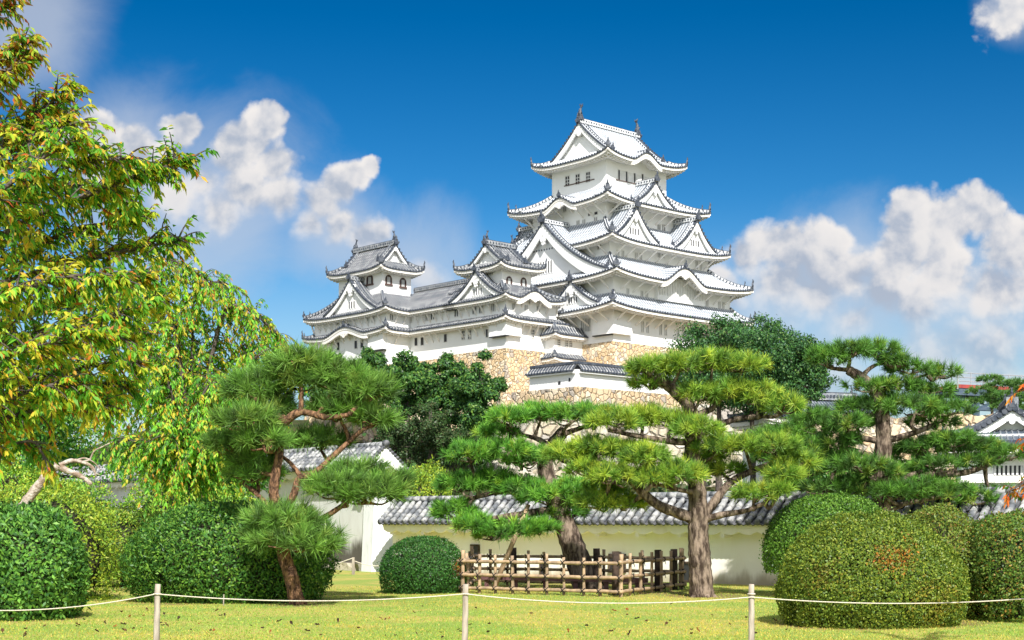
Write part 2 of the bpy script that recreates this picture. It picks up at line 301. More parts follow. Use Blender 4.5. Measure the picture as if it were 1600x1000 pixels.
# ------------------------------------------------------------------ castle roof kit (all in the castle's own axes)
NV = {'-x':(-1,0),'+x':(1,0),'-y':(0,-1),'+y':(0,1)}
TV = {'-x':(0,1),'+x':(0,1),'-y':(1,0),'+y':(1,0)}
def FR(n, d, t, z):
    a = NV[n]; b = TV[n]; return (a[0]*d+b[0]*t, a[1]*d+b[1]*t, z)
def nvec(n): return Vector((*NV[n], 0))
def rip(t): 
    x = (t/PER) % 1; return .075*max(0, math.cos(2*math.pi*(x-0))) 
def lerp(a, b, s): return a+(b-a)*s
def bell(x): x = abs(x); return 0 if x >= 1 else .5+.5*math.cos(math.pi*x)
class Ridges:
    def __init__(s): s.l = []
    def new(s): m = MB(); s.l.append(m); return m
    def build(s, mats, parent):
        for m in s.l: m.build('ridge', mats, parent)
class Side:
    def __init__(s, n, d0, d1, zf, af, bf, la=0, lb=0, kara=()):
        s.n, s.d0, s.d1, s.zf, s.af, s.bf, s.la, s.lb, s.kara = n, d0, d1, zf, af, bf, la, lb, kara
    def z(s, q, t):
        a, b = s.af(q), s.bf(q); tau = 0 if b-a < 1e-6 else (2*t-a-b)/(b-a)
        z = s.zf(q)+(s.la if tau < 0 else s.lb)*abs(tau)**4*q*q
        for (tc, w, h) in s.kara:
            x = (t-tc)/w
            if abs(x) < 1: z = max(z, s.zf(1)+h*bell(x)+.08*(1-q)*abs(s.d1-s.d0))
        return z
    def surf(s, mb, rows=8, m=0):
        A = min(s.af(q/rows) for q in range(rows+1)); B = max(s.bf(q/rows) for q in range(rows+1)); st = PER/4
        k0 = math.floor(A/st); k1 = math.ceil(B/st); cols = [k*st for k in range(k0, k1+1)]
        vs = []; uv = []
        for i in range(rows+1):
            q = i/rows; a, b = s.af(q), s.bf(q)
            for t in cols:
                tt = min(max(t, a), b); vs.append(FR(s.n, lerp(s.d0, s.d1, q), tt, s.z(q, tt)+rip(tt))); uv.append((tt, q*abs(s.d1-s.d0)*1.15))
        K = len(cols); fs = []
        for i in range(rows):
            for j in range(K-1):
                a0, b0 = max(s.af(i/rows), s.af((i+1)/rows)), 0
                q = (i*K+j, i*K+j+1, (i+1)*K+j+1, (i+1)*K+j)
                p = [vs[x] for x in q]
                if (p[0] == p[1] or abs(p[0][0]-p[1][0])+abs(p[0][1]-p[1][1]) < 1e-6) and abs(p[2][0]-p[3][0])+abs(p[2][1]-p[3][1]) < 1e-6: continue
                fs.append(q)
        mb.add(vs, fs, m, uv)
    def trim(s, mb, dw, sc=1.0, brackets=0, bz=None):
        """eave edge: 0 dark tile ends, 1 white plaster"""
        a, b = s.af(1), s.bf(1); n = s.n; st = PER/2; k = max(2, int(round((b-a)/st))); ts = [lerp(a, b, i/k) for i in range(k+1)]
        e = s.d1; h1, h2, h3 = .14*sc, .36*sc, .22*sc
        def strip(profile, m):
            vs = []; 
            for t in ts:
                z = s.z(1, t)
                for (dd, dz) in profile: vs.append(FR(n, e+dd, t, z+dz))
            w = len(profile); fs = [(i*w+j, i*w+j+1, (i+1)*w+j+1, (i+1)*w+j) for i in range(k) for j in range(w-1)]
            fs += [tuple(range(w)), tuple(k*w+j for j in range(w))]
            mb.add(vs, fs, m)
        strip([(-.05, .02), (.04, .02), (.04, -h1), (-.05, -h1)], 0)
        strip([(-.06, -h1+.003), (-.06, -h1-h2), (-.3, -h1-h2), (-.35, -h1-h2)], 1)
        # soffit back to the wall
        vs = []; dep = e-dw
        for t in ts:
            tw = min(max(t, a+dep*.8), b-dep*.8) if b-a > dep*2 else t
            z = s.z(1, t); zz = min(z-h1-h2-h3+.35*dep*.5, s.zf(.5)-.3)
            vs += [FR(n, e-.34, t, z-h1-h2), FR(n, e-.34, t, z-h1-h2-.02), FR(n, dw-.02, t, max(zz, s.zf(1)-h1-h2))]
        mb.add(vs, [(i*3+j, i*3+j+1, (i+1)*3+j+1, (i+1)*3+j) for i in range(k) for j in range(2)], 1)
        j0 = math.ceil((a+.1)/PER); j1 = math.floor((b-.1)/PER)
        for j in range(j0, j1+1):
            t = j*PER; z = s.z(1, t); c = FR(n, e+.03, t, z+.03)
            mb.disc(c, nvec(n), .15*sc, .16, 7, 0)
            mb.hexa([FR(n, dd, tt, z-h1-h2-dz) for dz in (h3, .003) for (dd, tt) in ((e-.30, t-.12), (e-.30, t+.12), (max(dw, e-1.2), t+.12), (max(dw, e-1.2), t-.12))], 1)
        if brackets:
            m_ = int((b-a-1.5)//brackets)
            for i in range(m_+1):
                t = a+1.2+i*(b-a-2.4)/max(1, m_); z = s.z(1, t)-h1-h2-h3
                if t < a+(e-dw) or t > b-(e-dw): continue
                mb.bar(FR(n, dw-.05, t, (bz or z-1.3)), FR(n, e-.5, t, z-.05), .2, .18, 1)
def hipbar(mb, pts, w=.42, h=.38, m=1, dots=True, top=0, dm=0):
    pts = [Vector(p) for p in pts]; L = 0
    for a, b in zip(pts[:-1], pts[1:]):
        mb.bar(a, b, w, h, m); mb.bar(a+Vector((0,0,h)), b+Vector((0,0,h)), w*.55, .12, top)
        if dots:
            d = b-a; l = d.length; r = d.cross(Vector((0,0,1)))
            if r.length < 1e-6: continue
            r.normalize(); x = (-L) % PER
            while x < l:
                c = a+d*(x/l)+Vector((0,0,h*.55))
                for sg in (-1, 1): mb.disc(c+r*sg*w*.5, r, .14, .1, 6, dm)
                x += PER
            L += l
OSC = 1.0
def oni(mb, p, n, sc=1.0, m=0):
    sc = sc*OSC
    p = Vector(p); n = Vector(n).normalized(); t = Vector((-n.y, n.x, 0))
    def q(a, b, c): return p+t*a*sc+n*b*sc+Vector((0,0,c*sc))
    mb.hexa([q(-.42,-.15,-.1), q(.42,-.15,-.1), q(.42,.18,-.1), q(-.42,.18,-.1), q(-.26,-.12,.75), q(.26,-.12,.75), q(.26,.12,.75), q(-.26,.12,.75)], m)
    mb.tube([q(0,.05,.7), q(0,.12,1.05), q(0,.02,1.35)], [.17*sc,.13*sc,.04*sc], 6, m)
    for s_ in (-1, 1): mb.tube([q(.35*s_,.05,.05), q(.55*s_,.08,.28), q(.5*s_,.08,.5)], [.13*sc,.1*sc,.03*sc], 5, m)
def shachi(mb, p, n, sc=1.0, m=0):
    p = Vector(p); n = Vector(n).normalized(); t = Vector((-n.y, n.x, 0))
    def q(a, b, c): return p+t*a*sc+n*b*sc+Vector((0,0,c*sc))
    mb.tube([q(0,.35,.1), q(0,.15,.25), q(0,-.05,.7), q(0,.02,1.2), q(0,.22,1.6)], [.2*sc,.36*sc,.3*sc,.2*sc,.09*sc], 8, m)
    for a in (-.35, 0, .35): mb.tube([q(0,.18,1.5), q(a*.6,.3,1.8), q(a,.12+.25*abs(a),2.1)], [.12*sc,.1*sc,.03*sc], 5, m)
    for s_ in (-1, 1): mb.tube([q(.25*s_,.05,.55), q(.5*s_,-.15,.8)], [.13*sc,.03*sc], 5, m)
    mb.hexa([q(-.4,-.4,-.35), q(.4,-.4,-.35), q(.4,.5,-.35), q(-.4,.5,-.35), q(-.3,-.3,.2), q(.3,-.3,.2), q(.3,.4,.2), q(-.3,.4,.2)], m)
def gprof(r, k=.42): return (1-k)*(1-r)+k*(1-r)**2.4
def gable(roof, n, tc, w, h, zb, df, db, tile, ridge, name='gable', kprof=.42, osc=1.0, rec=.55, lattice=None, bw=.75, wl=None, wr=None):
    """dormer gable: its own roof slopes, white face, bargeboards, pendant, edge tiles and ridge"""
    mb = MB(); rows = 10; st = PER/4; nv = nvec(n)
    wl = wl or w; wr = wr or w
    def zt(r): return zb+h*gprof(r, kprof)
    cols = [df-j*st for j in range(int((df-db)/st)+1)]+[db]
    for sg, ww in ((-1, wl), (1, wr)):
        vs = []; uv = []; L = 0
        for i in range(rows+1):
            r = i/rows
            if i: L += math.hypot(ww/rows, zt(r)-zt((i-1)/rows))
            for c in cols: vs.append(FR(n, c, tc+sg*ww*r, zt(r)+rip(c))); uv.append((c, L))
        K = len(cols); mb.add(vs, [(i*K+j, i*K+j+1, (i+1)*K+j+1, (i+1)*K+j) for i in range(rows) for j in range(K-1)], 0, uv)
        # bargeboard and edge tiles
        R_ = [i/14 for i in range(15)]
        for r0, r1 in zip(R_[:-1], R_[1:]):
            z0, z1 = zt(r0)-.1, zt(r1)-.1; t0, t1 = tc+sg*ww*r0, tc+sg*ww*r1; b0 = bw*(1+.25*r0); b1 = bw*(1+.25*r1)
            b0 = min(b0, max(.12, z0-zb+.2)); b1 = min(b1, max(.12, z1-zb+.2))
            mb.hexa([FR(n, df-.28, t0, z0-b0), FR(n, df-.06, t0, z0-b0), FR(n, df-.06, t1, z1-b1), FR(n, df-.28, t1, z1-b1),
                     FR(n, df-.28, t0, z0), FR(n, df-.06, t0, z0), FR(n, df-.06, t1, z1), FR(n, df-.28, t1, z1)], 2)
            mb.hexa([FR(n, df-.5, t0, z0+.003), FR(n, df+.06, t0, z0+.003), FR(n, df+.06, t1, z1+.003), FR(n, df-.5, t1, z1+.003),
                     FR(n, df-.5, t0, z0+.2), FR(n, df+.06, t0, z0+.2), FR(n, df+.06, t1, z1+.2), FR(n, df-.5, t1, z1+.2)], 1)
        l = math.hypot(ww, h); k = int(l/PER)
        for i in range(k):
            r = (i+.5)/k; mb.disc(FR(n, df+.05, tc+sg*ww*r, zt(r)+.12), nv, .16, .18, 7, 1)
        hipbar(mb, [FR(n, df-1.05, tc+sg*ww*r, zt(r)+.02) for r in (0, .15, .3, .5, .7, .88)], .34, .24, 3, True, 1, 1)
        oni(mb, FR(n, df-1.05, tc+sg*ww*.9, zt(.9)+.1), Vector(TV[n]+(0,))*sg, .75*osc, 1)
    # face
    N = 24; vs = []
    for i in range(N+1):
        x = -1+2*i/N; ww = wl if x < 0 else wr
        vs += [FR(n, df-rec, tc+ww*x, zb-.6), FR(n, df-rec, tc+ww*x, zt(abs(x))-.15)]
    mb.add(vs, [(2*i, 2*i+2, 2*i+3, 2*i+1) for i in range(N)], 2)
    # pendant (gegyo): lobed plaque under the peak
    s_ = min(1.5, .22*w)
    for (a, b, r) in ((0, -.25, .34), (-.55, -.5, .3), (.55, -.5, .3), (0, -.8, .38), (-.95, -.95, .22), (.95, -.95, .22), (0, -1.2, .2)):
        mb.disc(FR(n, df-.2, tc+a*s_, zb+h-bw*.8+b*s_), nv, r*s_, .3, 10, 2)
    if lattice:
        for (t0, t1, z0, z1) in lattice:
            mb.hexa([FR(n, dd, t, z) for z in (z0, z1) for (dd, t) in ((df-rec-.02, t0), (df-rec-.02, t1), (df-rec+.03, t1), (df-rec+.03, t0))], 4)
            k = max(2, int((t1-t0)/.5))
            for i in range(k+1):
                t = lerp(t0, t1, i/k); mb.hexa([FR(n, dd, tt, z) for z in (z0-.1, z1+.1) for (dd, tt) in ((df-rec, t-.12), (df-rec, t+.12), (df-rec+.09, t+.12), (df-rec+.09, t-.12))], 2)
    hipbar(mb, [FR(n, df+.1, tc, zb+h), FR(n, db, tc, zb+h)], .55, .5, 3, True, 1, 1)
    oni(mb, FR(n, df+.15, tc, zb+h+.15), nv, 1.05*osc, 1)
    return mb.build(name, [tile, DARK, WHITE, ridge, GLASS], roof)
def hip_end(mb, p, dirv, sc=.8): oni(mb, p, dirv, sc, 0)
def conc(zi, zo, k=.45):
    return lambda q: zo+(zi-zo)*((1-q)*(1-k)+k*(1-q)**2)
def skirt(root, rin, rout, zi, zo, sides, tile, ridge, lift=.7, kara={}, wall=None, straight={}, brackets=0, osc=1.0, k=.45, name='roof'):
    """roof that runs round a storey: rin/rout = (x0,y0,x1,y1)"""
    mb = MB(); tb = MB(); rr = Ridges(); zf = conc(zi, zo, k); S = {}
    wall = wall or rin
    for n in sides:
        i = {'-x':0,'-y':1,'+x':2,'+y':3}[n]; sg = -1 if n[0] == '-' else 1
        lo, hi = (1, 3) if n[1] == 'x' else (0, 2)
        nl, nh = ('-y','+y') if n[1] == 'x' else ('-x','+x')
        def ends(j, nb):
            if nb in sides: return (lambda q, j=j: lerp(rin[j], rout[j], q)), lift
            v = straight.get((n, nb), rout[j]); return (lambda q, v=v: v), (lift if straight.get('lift') else 0)
        af, la = ends(lo, nl); bf, lb = ends(hi, nh)
        S[n] = Side(n, sg*rin[i], sg*rout[i], zf, af, bf, la, lb, kara.get(n, ()))
        S[n].surf(mb); S[n].trim(tb, sg*wall[i], brackets=brackets)
        for (tc, w, h) in kara.get(n, ()):      # ridge over the undulating gable
            rb = rr.new(); zz = zo+h; hipbar(rb, [FR(n, S[n].d1-.1, tc, zz+.05), FR(n, lerp(S[n].d1, S[n].d0, .8), tc, zz+.1)], .4, .3, 1, True, 0, 0); oni(rb, FR(n, S[n].d1, tc, zz+.2), nvec(n), .7*osc, 0)
            N = 16; e = S[n].d1-.12            # thick curved bargeboard
            for a in range(N):
                x0, x1 = -1+2*a/N, -1+2*(a+1)/N; z0, z1 = S[n].z(1, tc+w*x0)-.48, S[n].z(1, tc+w*x1)-.48
                tb.hexa([FR(n, e-.3, tc+w*x0, z0-.5), FR(n, e, tc+w*x0, z0-.5), FR(n, e, tc+w*x1, z1-.5), FR(n, e-.3, tc+w*x1, z1-.5),
                         FR(n, e-.3, tc+w*x0, z0), FR(n, e, tc+w*x0, z0), FR(n, e, tc+w*x1, z1), FR(n, e-.3, tc+w*x1, z1)], 1)
            for (a, b_, r) in ((0,-.75,.4),(-.5,-.6,.3),(.5,-.6,.3)): tb.disc(FR(n, e-.05, tc+a, zo+h-.5+b_), nvec(n), r, .25, 8, 1)
    for nx in ('-x','+x'):
        for ny in ('-y','+y'):
            if nx in sides and ny in sides:
                ix = 0 if nx == '-x' else 2; iy = 1 if ny == '-y' else 3
                pts = [(lerp(rin[ix], rout[ix], q), lerp(rin[iy], rout[iy], q), zf(q)+lift*q*q+.02) for q in (0,.2,.4,.6,.8,.97)]
                rb = rr.new(); hipbar(rb, pts, .42, .3, 1, True, 0, 0); d = Vector(pts[-1])-Vector(pts[0]); d.z = 0
                oni(rb, Vector(pts[-1])+Vector((0,0,.25)), d, .95*osc, 0); oni(rb, Vector(pts[-2])+Vector((0,0,.3)), d, .6*osc, 0)
    o = mb.build(name, [tile], root); tb.build('eave', [DARK, EAVE], o); rr.build([DARK, ridge], o)
    return o, S
def irimoya(root, rect, axis, zr, zo, skirtd, tile, ridge, lift=.8, kara={}, wall=None, fish=1.0, k=.35, name='roof', brackets=0, bw=.9):
    """hip-and-gable roof"""
    x0, y0, x1, y1 = rect; cx, cy = (x0+x1)/2, (y0+y1)/2; mb = MB(); tb = MB(); rr = Ridges()
    if axis == 'x': D = (y1-y0)/2; Le = (x1-x0)/2; cl, ca = cy, cx; longs = ('-y','+y'); ends = ('-x','+x')
    else: D = (x1-x0)/2; Le = (y1-y0)/2; cl, ca = cx, cy; longs = ('-x','+x'); ends = ('-y','+y')
    Lg = Le-skirtd; sg_ = 1-skirtd/D; zf = conc(zr, zo, k)
    def hw(q): return Lg if q <= sg_ else lerp(Lg, Le, (q-sg_)/(1-sg_))
    ss = {}
    for n in longs:
        s = -1 if n[0] == '-' else 1
        S = Side(n, s*cl, s*cl+D, zf, lambda q: ca-hw(q), lambda q: ca+hw(q), lift, lift, kara.get(n, ()))
        zold = S.z
        def z2(q, t, S=S):
            a, b = ca-Le, ca+Le; tau = (2*t-a-b)/(b-a); z = zf(q)+lift*abs(tau)**4*(max(0, q-sg_*.6)/(1-sg_*.6))**2
            for (tc, w, h) in S.kara:
                x = (t-tc)/w
                if abs(x) < 1: z = max(z, zf(1)+h*bell(x)+.1*(1-q)*D)
            return z
        S.z = z2; S.surf(mb, 12); S.trim(tb, s*cl+D-skirtd*.75 if wall is None else {'-x':-wall[0],'-y':-wall[1],'+x':wall[2],'+y':wall[3]}[n], brackets=brackets); ss[n] = S
        for (tc, w, h) in kara.get(n, ()):
            N = 16; e = S.d1-.12
            for a in range(N):
                xa, xb = -1+2*a/N, -1+2*(a+1)/N; za, zb_ = S.z(1, tc+w*xa)-.48, S.z(1, tc+w*xb)-.48
                tb.hexa([FR(n, e-.3, tc+w*xa, za-.45), FR(n, e, tc+w*xa, za-.45), FR(n, e, tc+w*xb, zb_-.45), FR(n, e-.3, tc+w*xb, zb_-.45),
                         FR(n, e-.3, tc+w*xa, za), FR(n, e, tc+w*xa, za), FR(n, e, tc+w*xb, zb_), FR(n, e-.3, tc+w*xb, zb_)], 1)
            rb = rr.new(); zz = zo+h; hipbar(rb, [FR(n, S.d1-.1, tc, zz+.05), FR(n, S.d1-2, tc, zz+.15)], .4, .3, 1, True, 0, 0); oni(rb, FR(n, S.d1, tc, zz+.2), nvec(n), .6, 0)
    for n in ends:
        s = -1 if n[0] == '-' else 1
        zfe = lambda q: zf(sg_+(1-sg_)*q)
        S = Side(n, s*ca+Lg-.6, s*ca+Le, lambda q: zf(sg_+(1-sg_)*max(0, (q*(skirtd+.6)-.6)/skirtd))+(.25*max(0, .6-q*(skirtd+.6))), lambda q: cl-D*sg_-(D*(1-sg_))*max(0, (q*(skirtd+.6)-.6)/skirtd), lambda q: cl+D*sg_+(D*(1-sg_))*max(0, (q*(skirtd+.6)-.6)/skirtd), lift, lift, kara.get(n, ()))
        S.surf(mb); S.trim(tb, s*ca+Le-skirtd*.75 if wall is None else {'-x':-wall[0],'-y':-wall[1],'+x':wall[2],'+y':wall[3]}[n], brackets=brackets)
        # gable wall, bargeboards
        gb = MB(); g = s*ca+Lg; N = 24; vs = []; hw_ = D*sg_
        for i in range(N+1):
            x = -1+2*i/N; vs += [FR(n, g-.7, cl+hw_*x, zf(sg_)-.3), FR(n, g-.7, cl+hw_*x, zf(sg_*abs(x))-.12)]
        gb.add(vs, [(2*i, 2*i+2, 2*i+3, 2*i+1) for i in range(N)], 1)
        for sd_ in (-1, 1):
            M_ = 12
            for i in range(M_):
                r0, r1 = i/M_, (i+1)/M_; z0, z1 = zf(sg_*r0)-.1, zf(sg_*r1)-.1; t0, t1 = cl+sd_*hw_*r0, cl+sd_*hw_*r1
                b0 = min(bw, z0-zf(sg_)+.35); b1 = min(bw, z1-zf(sg_)+.3)
                gb.hexa([FR(n, g-.32, t0, z0-b0), FR(n, g-.05, t0, z0-b0), FR(n, g-.05, t1, z1-b1), FR(n, g-.32, t1, z1-b1), FR(n, g-.32, t0, z0), FR(n, g-.05, t0, z0), FR(n, g-.05, t1, z1), FR(n, g-.32, t1, z1)], 1)
                gb.hexa([FR(n, g-.4, t0, z0+.003), FR(n, g+.08, t0, z0+.003), FR(n, g+.08, t1, z1+.003), FR(n, g-.4, t1, z1+.003), FR(n, g-.4, t0, z0+.2), FR(n, g+.08, t0, z0+.2), FR(n, g+.08, t1, z1+.2), FR(n, g-.4, t1, z1+.2)], 0)
            kk = int(math.hypot(hw_, zr-zf(sg_))/PER)
            for i in range(kk):
                r = (i+.5)/kk; gb.disc(FR(n, g+.06, cl+sd_*hw_*r, zf(sg_*r)+.1), nvec(n), .15, .18, 7, 0)
            rb = rr.new(); hipbar(rb, [FR(n, g-1.1, cl+sd_*hw_*r, zf(sg_*r)+.02) for r in (0,.2,.4,.6,.8,.98)], .34, .24, 1, True, 0, 0); oni(rb, FR(n, g-1.1, cl+sd_*hw_, zf(sg_)+.2), Vector(TV[n]+(0,))*sd_, .75, 0)
            pts = []
            for q in (0,.25,.5,.75,.97):
                u_ = sg_+(1-sg_)*q; pts.append(FR(n, g+skirtd*q, cl+sd_*D*u_, zf(u_)+lift*q*q+.02))
            rb = rr.new(); hipbar(rb, pts, .38, .28, 1, True, 0, 0); d = Vector(pts[-1])-Vector(pts[0]); d.z = 0; oni(rb, Vector(pts[-1])+Vector((0,0,.2)), d, .8, 0)
        s_ = min(1.2, hw_*.22)
        for (a, b, r) in ((0,-.2,.34),(-.55,-.45,.3),(.55,-.45,.3),(0,-.75,.34)): gb.disc(FR(n, g-.16, cl+a*s_, zr-bw*.8+b*s_), nvec(n), r*s_, .3, 10, 1)
        ss['g'+n] = gb; f = MB(); shachi(f, FR(n, g-.35, cl, zr+.75), -nvec(n)*1.0, fish, 0); ss['fish'+n] = f
    e0, e1 = ends
    rb = rr.new(); hipbar(rb, [FR(e1, ca+Lg+.05, cl, zr), FR(e1, ca-Lg-.05, cl, zr)], .6, .6, 1, True, 0, 0)
    for n in ends: oni(rb, FR(n, (-ca if n[0] == '-' else ca)+Lg+.1, cl, zr+.1), nvec(n), .9, 0)
    o = mb.build(name, [tile], root); tb.build('eave', [DARK, EAVE], o); rr.build([DARK, ridge], o)
    for n in ends: ss['g'+n].build('gable', [DARK, WHITE], o); ss['fish'+n].build('fish_ornament', [DARK], o)
    return o
# castle frame
KX, KY, KA = 14.66, 222.0, R(42.8); cA, sA = math.cos(KA), math.sin(KA)
def face_hit(n, d, px, py):
    """where the sight line of a photo pixel meets a wall plane of the castle: (t, z)"""
    a = (px-800)/FPX
    # plane: dot(p,n)=d ; p = n*d + t*tv ; world X = KX + cA*lx - sA*ly ; Y = KY + sA*lx + cA*ly
    nx, ny = NV[n]; tx, ty = TV[n]
    A0 = KX+cA*nx*d-sA*ny*d; A1 = cA*tx-sA*ty; B0 = KY+sA*nx*d+cA*ny*d; B1 = sA*tx+cA*ty
    t = (a*B0-A0)/(A1-a*B1); Y = B0+B1*t; return t, EYE+(HY-py)/FPX*Y, Y
def castle(name, label, cat='building'): return thing(name, label, cat, (KX, KY, 0), KA)
def wallbox(root, r, z0, z1, m=None, name='storey_wall', flare=0):
    mb = MB(); x0, y0, x1, y1 = r; mb.box(x0, y0, z0, x1, y1, z1)
    return mb.build(name, [m or WHITE], root)
def window(wall, n, d, px, py, w, h, style='bars'):
    """w, h in photo pixels"""
    t, z, Y = face_hit(n, d, px, py); k = Y/FPX; hh = h*k/2
    fs = abs(cA if n[1] == 'y' else sA); ww = w*k/2/fs
    mb = MB()
    def bx(t0, t1, z0, z1, d0, d1, m): mb.hexa([FR(n, dd, tt, zz) for zz in (z0, z1) for (dd, tt) in ((d+d0, t0), (d+d0, t1), (d+d1, t1), (d+d1, t0))], m)
    if style == 'arch':
        N = 10; vs = [FR(n, d+.03, t-ww, z-hh), FR(n, d+.03, t+ww, z-hh)]+[FR(n, d+.03, t+ww*math.cos(math.pi*i/N)*(1-.12*math.sin(math.pi*i/N)), z+hh*.1+hh*.9*math.sin(math.pi*i/N)) for i in range(N+1)]
        mb.add(vs, [tuple(range(len(vs)))], 0)
        pts = [FR(n, d+.06, t-ww*1.1, z-hh)]+[FR(n, d+.06, t-ww*1.1*math.cos(math.pi*i/N), z+hh*.1+hh*.95*math.sin(math.pi*i/N)) for i in range(N+1)]+[FR(n, d+.06, t+ww*1.1, z-hh)]
        mb.tube(pts, .1, 6, 2); bx(t-ww*1.45, t+ww*1.45, z-hh-.22, z-hh, 0, .2, 2)
        for a in (-.4, 0, .4): bx(t+ww*a-.05, t+ww*a+.05, z-hh, z+hh*.75, .035, .08, 1)
    else:
        bx(t-ww, t+ww, z-hh, z+hh, -.05, .02, 0)
        fw = .1 if style != 'dark' else .07
        for (a, b) in ((t-ww-fw, t-ww), (t+ww, t+ww+fw)): bx(a, b, z-hh-fw, z+hh+fw, 0, .07, 1)
        bx(t-ww, t+ww, z+hh, z+hh+fw, 0, .067, 1); bx(t-ww, t+ww, z-hh-fw, z-hh, 0, .09, 1)
        if style == 'bars':
            kk = max(1, int(round(2*ww/.5)))
            for i in range(kk): bx(t-ww+(i+.5)*2*ww/kk-.1, t-ww+(i+.5)*2*ww/kk+.1, z-hh, z+hh, .022, .055, 1)
        if style == 'grid':
            for i in (1, 2): bx(t-ww, t+ww, z-hh+i*2*hh/3-.05, z-hh+i*2*hh/3+.05, .022, .05, 1)
            bx(t-.05, t+.05, z-hh, z+hh, .022, .052, 1)
    return mb.build('window', [GLASS, LATT, WOODSLIT], wall)
def z2p(zx, zy, x0, y0, k): return x0+zx*k, y0+zy*k
Z1 = lambda x, y: (780+x*.2625, 160+y*.2625)
Z2 = lambda x, y: (780+x*.2625, 320+y*.2625)
Z3 = lambda x, y: (460+x*.2625, 360+y*.2625)
Z4 = lambda x, y: (780+x*.2, 480+y*.2)
def rc(hx, hy): return (-hx, -hy, hx, hy)
def battered(root, r, z0, z1, spread, m, name, seg=8):
    mb = MB(); x0, y0, x1, y1 = r; vs = []
    for i in range(seg+1):
        q = i/seg; e = spread*q**1.5; z = lerp(z1, z0, q); vs += [(x0-e,y0-e,z),(x1+e,y0-e,z),(x1+e,y1+e,z),(x0-e,y1+e,z)]
    mb.add(vs, [(i*4+j, i*4+(j+1)%4, (i+1)*4+(j+1)%4, (i+1)*4+j) for i in range(seg) for j in range(4)]+[(0,1,2,3)])
    o = mb.build(name, [m], root)
    if not root: o.location = (KX, KY, 0); o.rotation_euler = (0,0,KA)
    return o
def build_keep():
    k = castle('castle_keep', 'tallest white castle keep with five tiers of white and grey tiled roofs', 'castle')
    battered(k, rc(12.83, 12.93), 10, 26.6, 4.5, STONE, 'stone_base')
    w1 = wallbox(k, rc(12.8, 12.9), 26.6, 33.4); w2 = wallbox(k, rc(12.78, 12.88), 33.403, 36.3)
    w3 = wallbox(k, rc(10.78, 10.3), 37.5, 41.7); w4 = wallbox(k, rc(8.78, 7.5), 43.5, 48.0); w5 = wallbox(k, rc(6.55, 5.64), 49.0, 55.4)
    all4 = ('-x','-y','+x','+y')
    r1, _ = skirt(k, rc(12.78, 12.88), rc(15.6, 15.4), 33.4, 31.0, all4, TILE_K, RIDGE_W, .7, brackets=2.0)
    r2, _ = skirt(k, rc(10.78, 10.3), rc(15.0, 15.6), 39.2, 35.6, all4, TILE_K, RIDGE_W, .8, {'-y':[(-.6, 4.9, 2.2)]}, wall=rc(12.78, 12.88), brackets=2.4)
    r3, _ = skirt(k, rc(8.78, 7.5), rc(13.0, 12.9), 44.9, 41.0, all4, TILE_K, RIDGE_W, .8, wall=rc(10.78, 10.3), brackets=2.2)
    r4, _ = skirt(k, rc(6.55, 5.64), rc(11.3, 10.4), 50.3, 47.4, all4, TILE_K, RIDGE_W, .8, {'-x':[(-.6, 3.4, 1.3)]}, wall=rc(8.78, 7.5), brackets=2.0)
    irimoya(k, rc(8.7, 8.0), 'x', 60.6, 54.4, 2.1, TILE_K, RIDGE_W, .9, {'-y':[(-.2, 3.3, 1.35)]}, wall=rc(6.55, 5.64), fish=1.0)
    # big gable over the left face, its twin behind, dormers
    gable(r2, '-x', 0, 13.3, 8.4, 36.4, 14.0, 7.5, TILE_K, RIDGE_W, kprof=.5, osc=1.2, rec=.9, bw=1.5, lattice=[(-1.2, 5.2, 37.6, 39.3)])
    gable(r2, '+x', 0, 13.3, 8.4, 36.4, 14.0, 7.5, TILE_K, RIDGE_W, kprof=.5, osc=1.2, rec=.9, bw=1.5)
    gable(r1, '-x', -6.6, 5.3, 3.5, 31.9, 14.9, 11, TILE_K, RIDGE_W, lattice=[(-7.6, -5.6, 32.4, 33.2)])
    for n in ('-y', '+y'):
        gable(r3, n, -7.1, 4.8, 4.6, 41.5, 12.1, 6, TILE_K, RIDGE_W, lattice=[(-8.2, -6.0, 42.3, 43.2)])
        gable(r3, n, 6.1, 4.8, 4.6, 41.5, 12.1, 6, TILE_K, RIDGE_W, lattice=[(5.0, 7.2, 42.3, 43.2)])
        gable(r4, n, -.2, 4.6, 3.6, 47.6, 9.6, 5, TILE_K, RIDGE_W)
    # windows
    for x, y, w, h in ((407,470,22,58),(468,458,22,58),(530,445,22,58)):
        window(w5, '-x', 6.55, *Z1(x, y), 5.8, 15, 'grid')
    for x, y in ((712,435),(757,445),(805,455),(852,460)): window(w5, '-y', 5.64, *Z1(x, y), 2.8, 17, 'dark')
    for i, x in enumerate((734, 781, 829, 876)):      # white shutters between the openings, with a timber sill below
        t, z, Y = face_hit('-y', 5.64, *Z1(x, 440+12*i)); mb = MB()
        mb.hexa([FR('-y', dd, tt, zz) for zz in (z-.8, z+.8) for (dd, tt) in ((5.64, t-.55), (5.64, t+.55), (5.72, t+.55), (5.72, t-.55))], 0); mb.build('shutter', [LATT], w5)
    for n, d, a, b, py in (('-y', 5.64, 962, 1014, 286), ('-x', 6.55, 882, 929, 291)):
        t0 = face_hit(n, d, a, py)[0]; t1, z, _ = face_hit(n, d, b, py); mb = MB()
        if n == '-y': z = 51.55
        else: z = 51.7
        mb.hexa([FR(n, dd, tt, zz) for zz in (z-.12, z) for (dd, tt) in ((d, t0), (d, t1), (d+.14, t1), (d+.14, t0))], 0); mb.build('sill', [WOODSLIT], w5)
    for x, y in ((470,725),(505,718),(575,705)): window(w4, '-x', 8.78, *Z1(x, y), 3.6, 10.5)
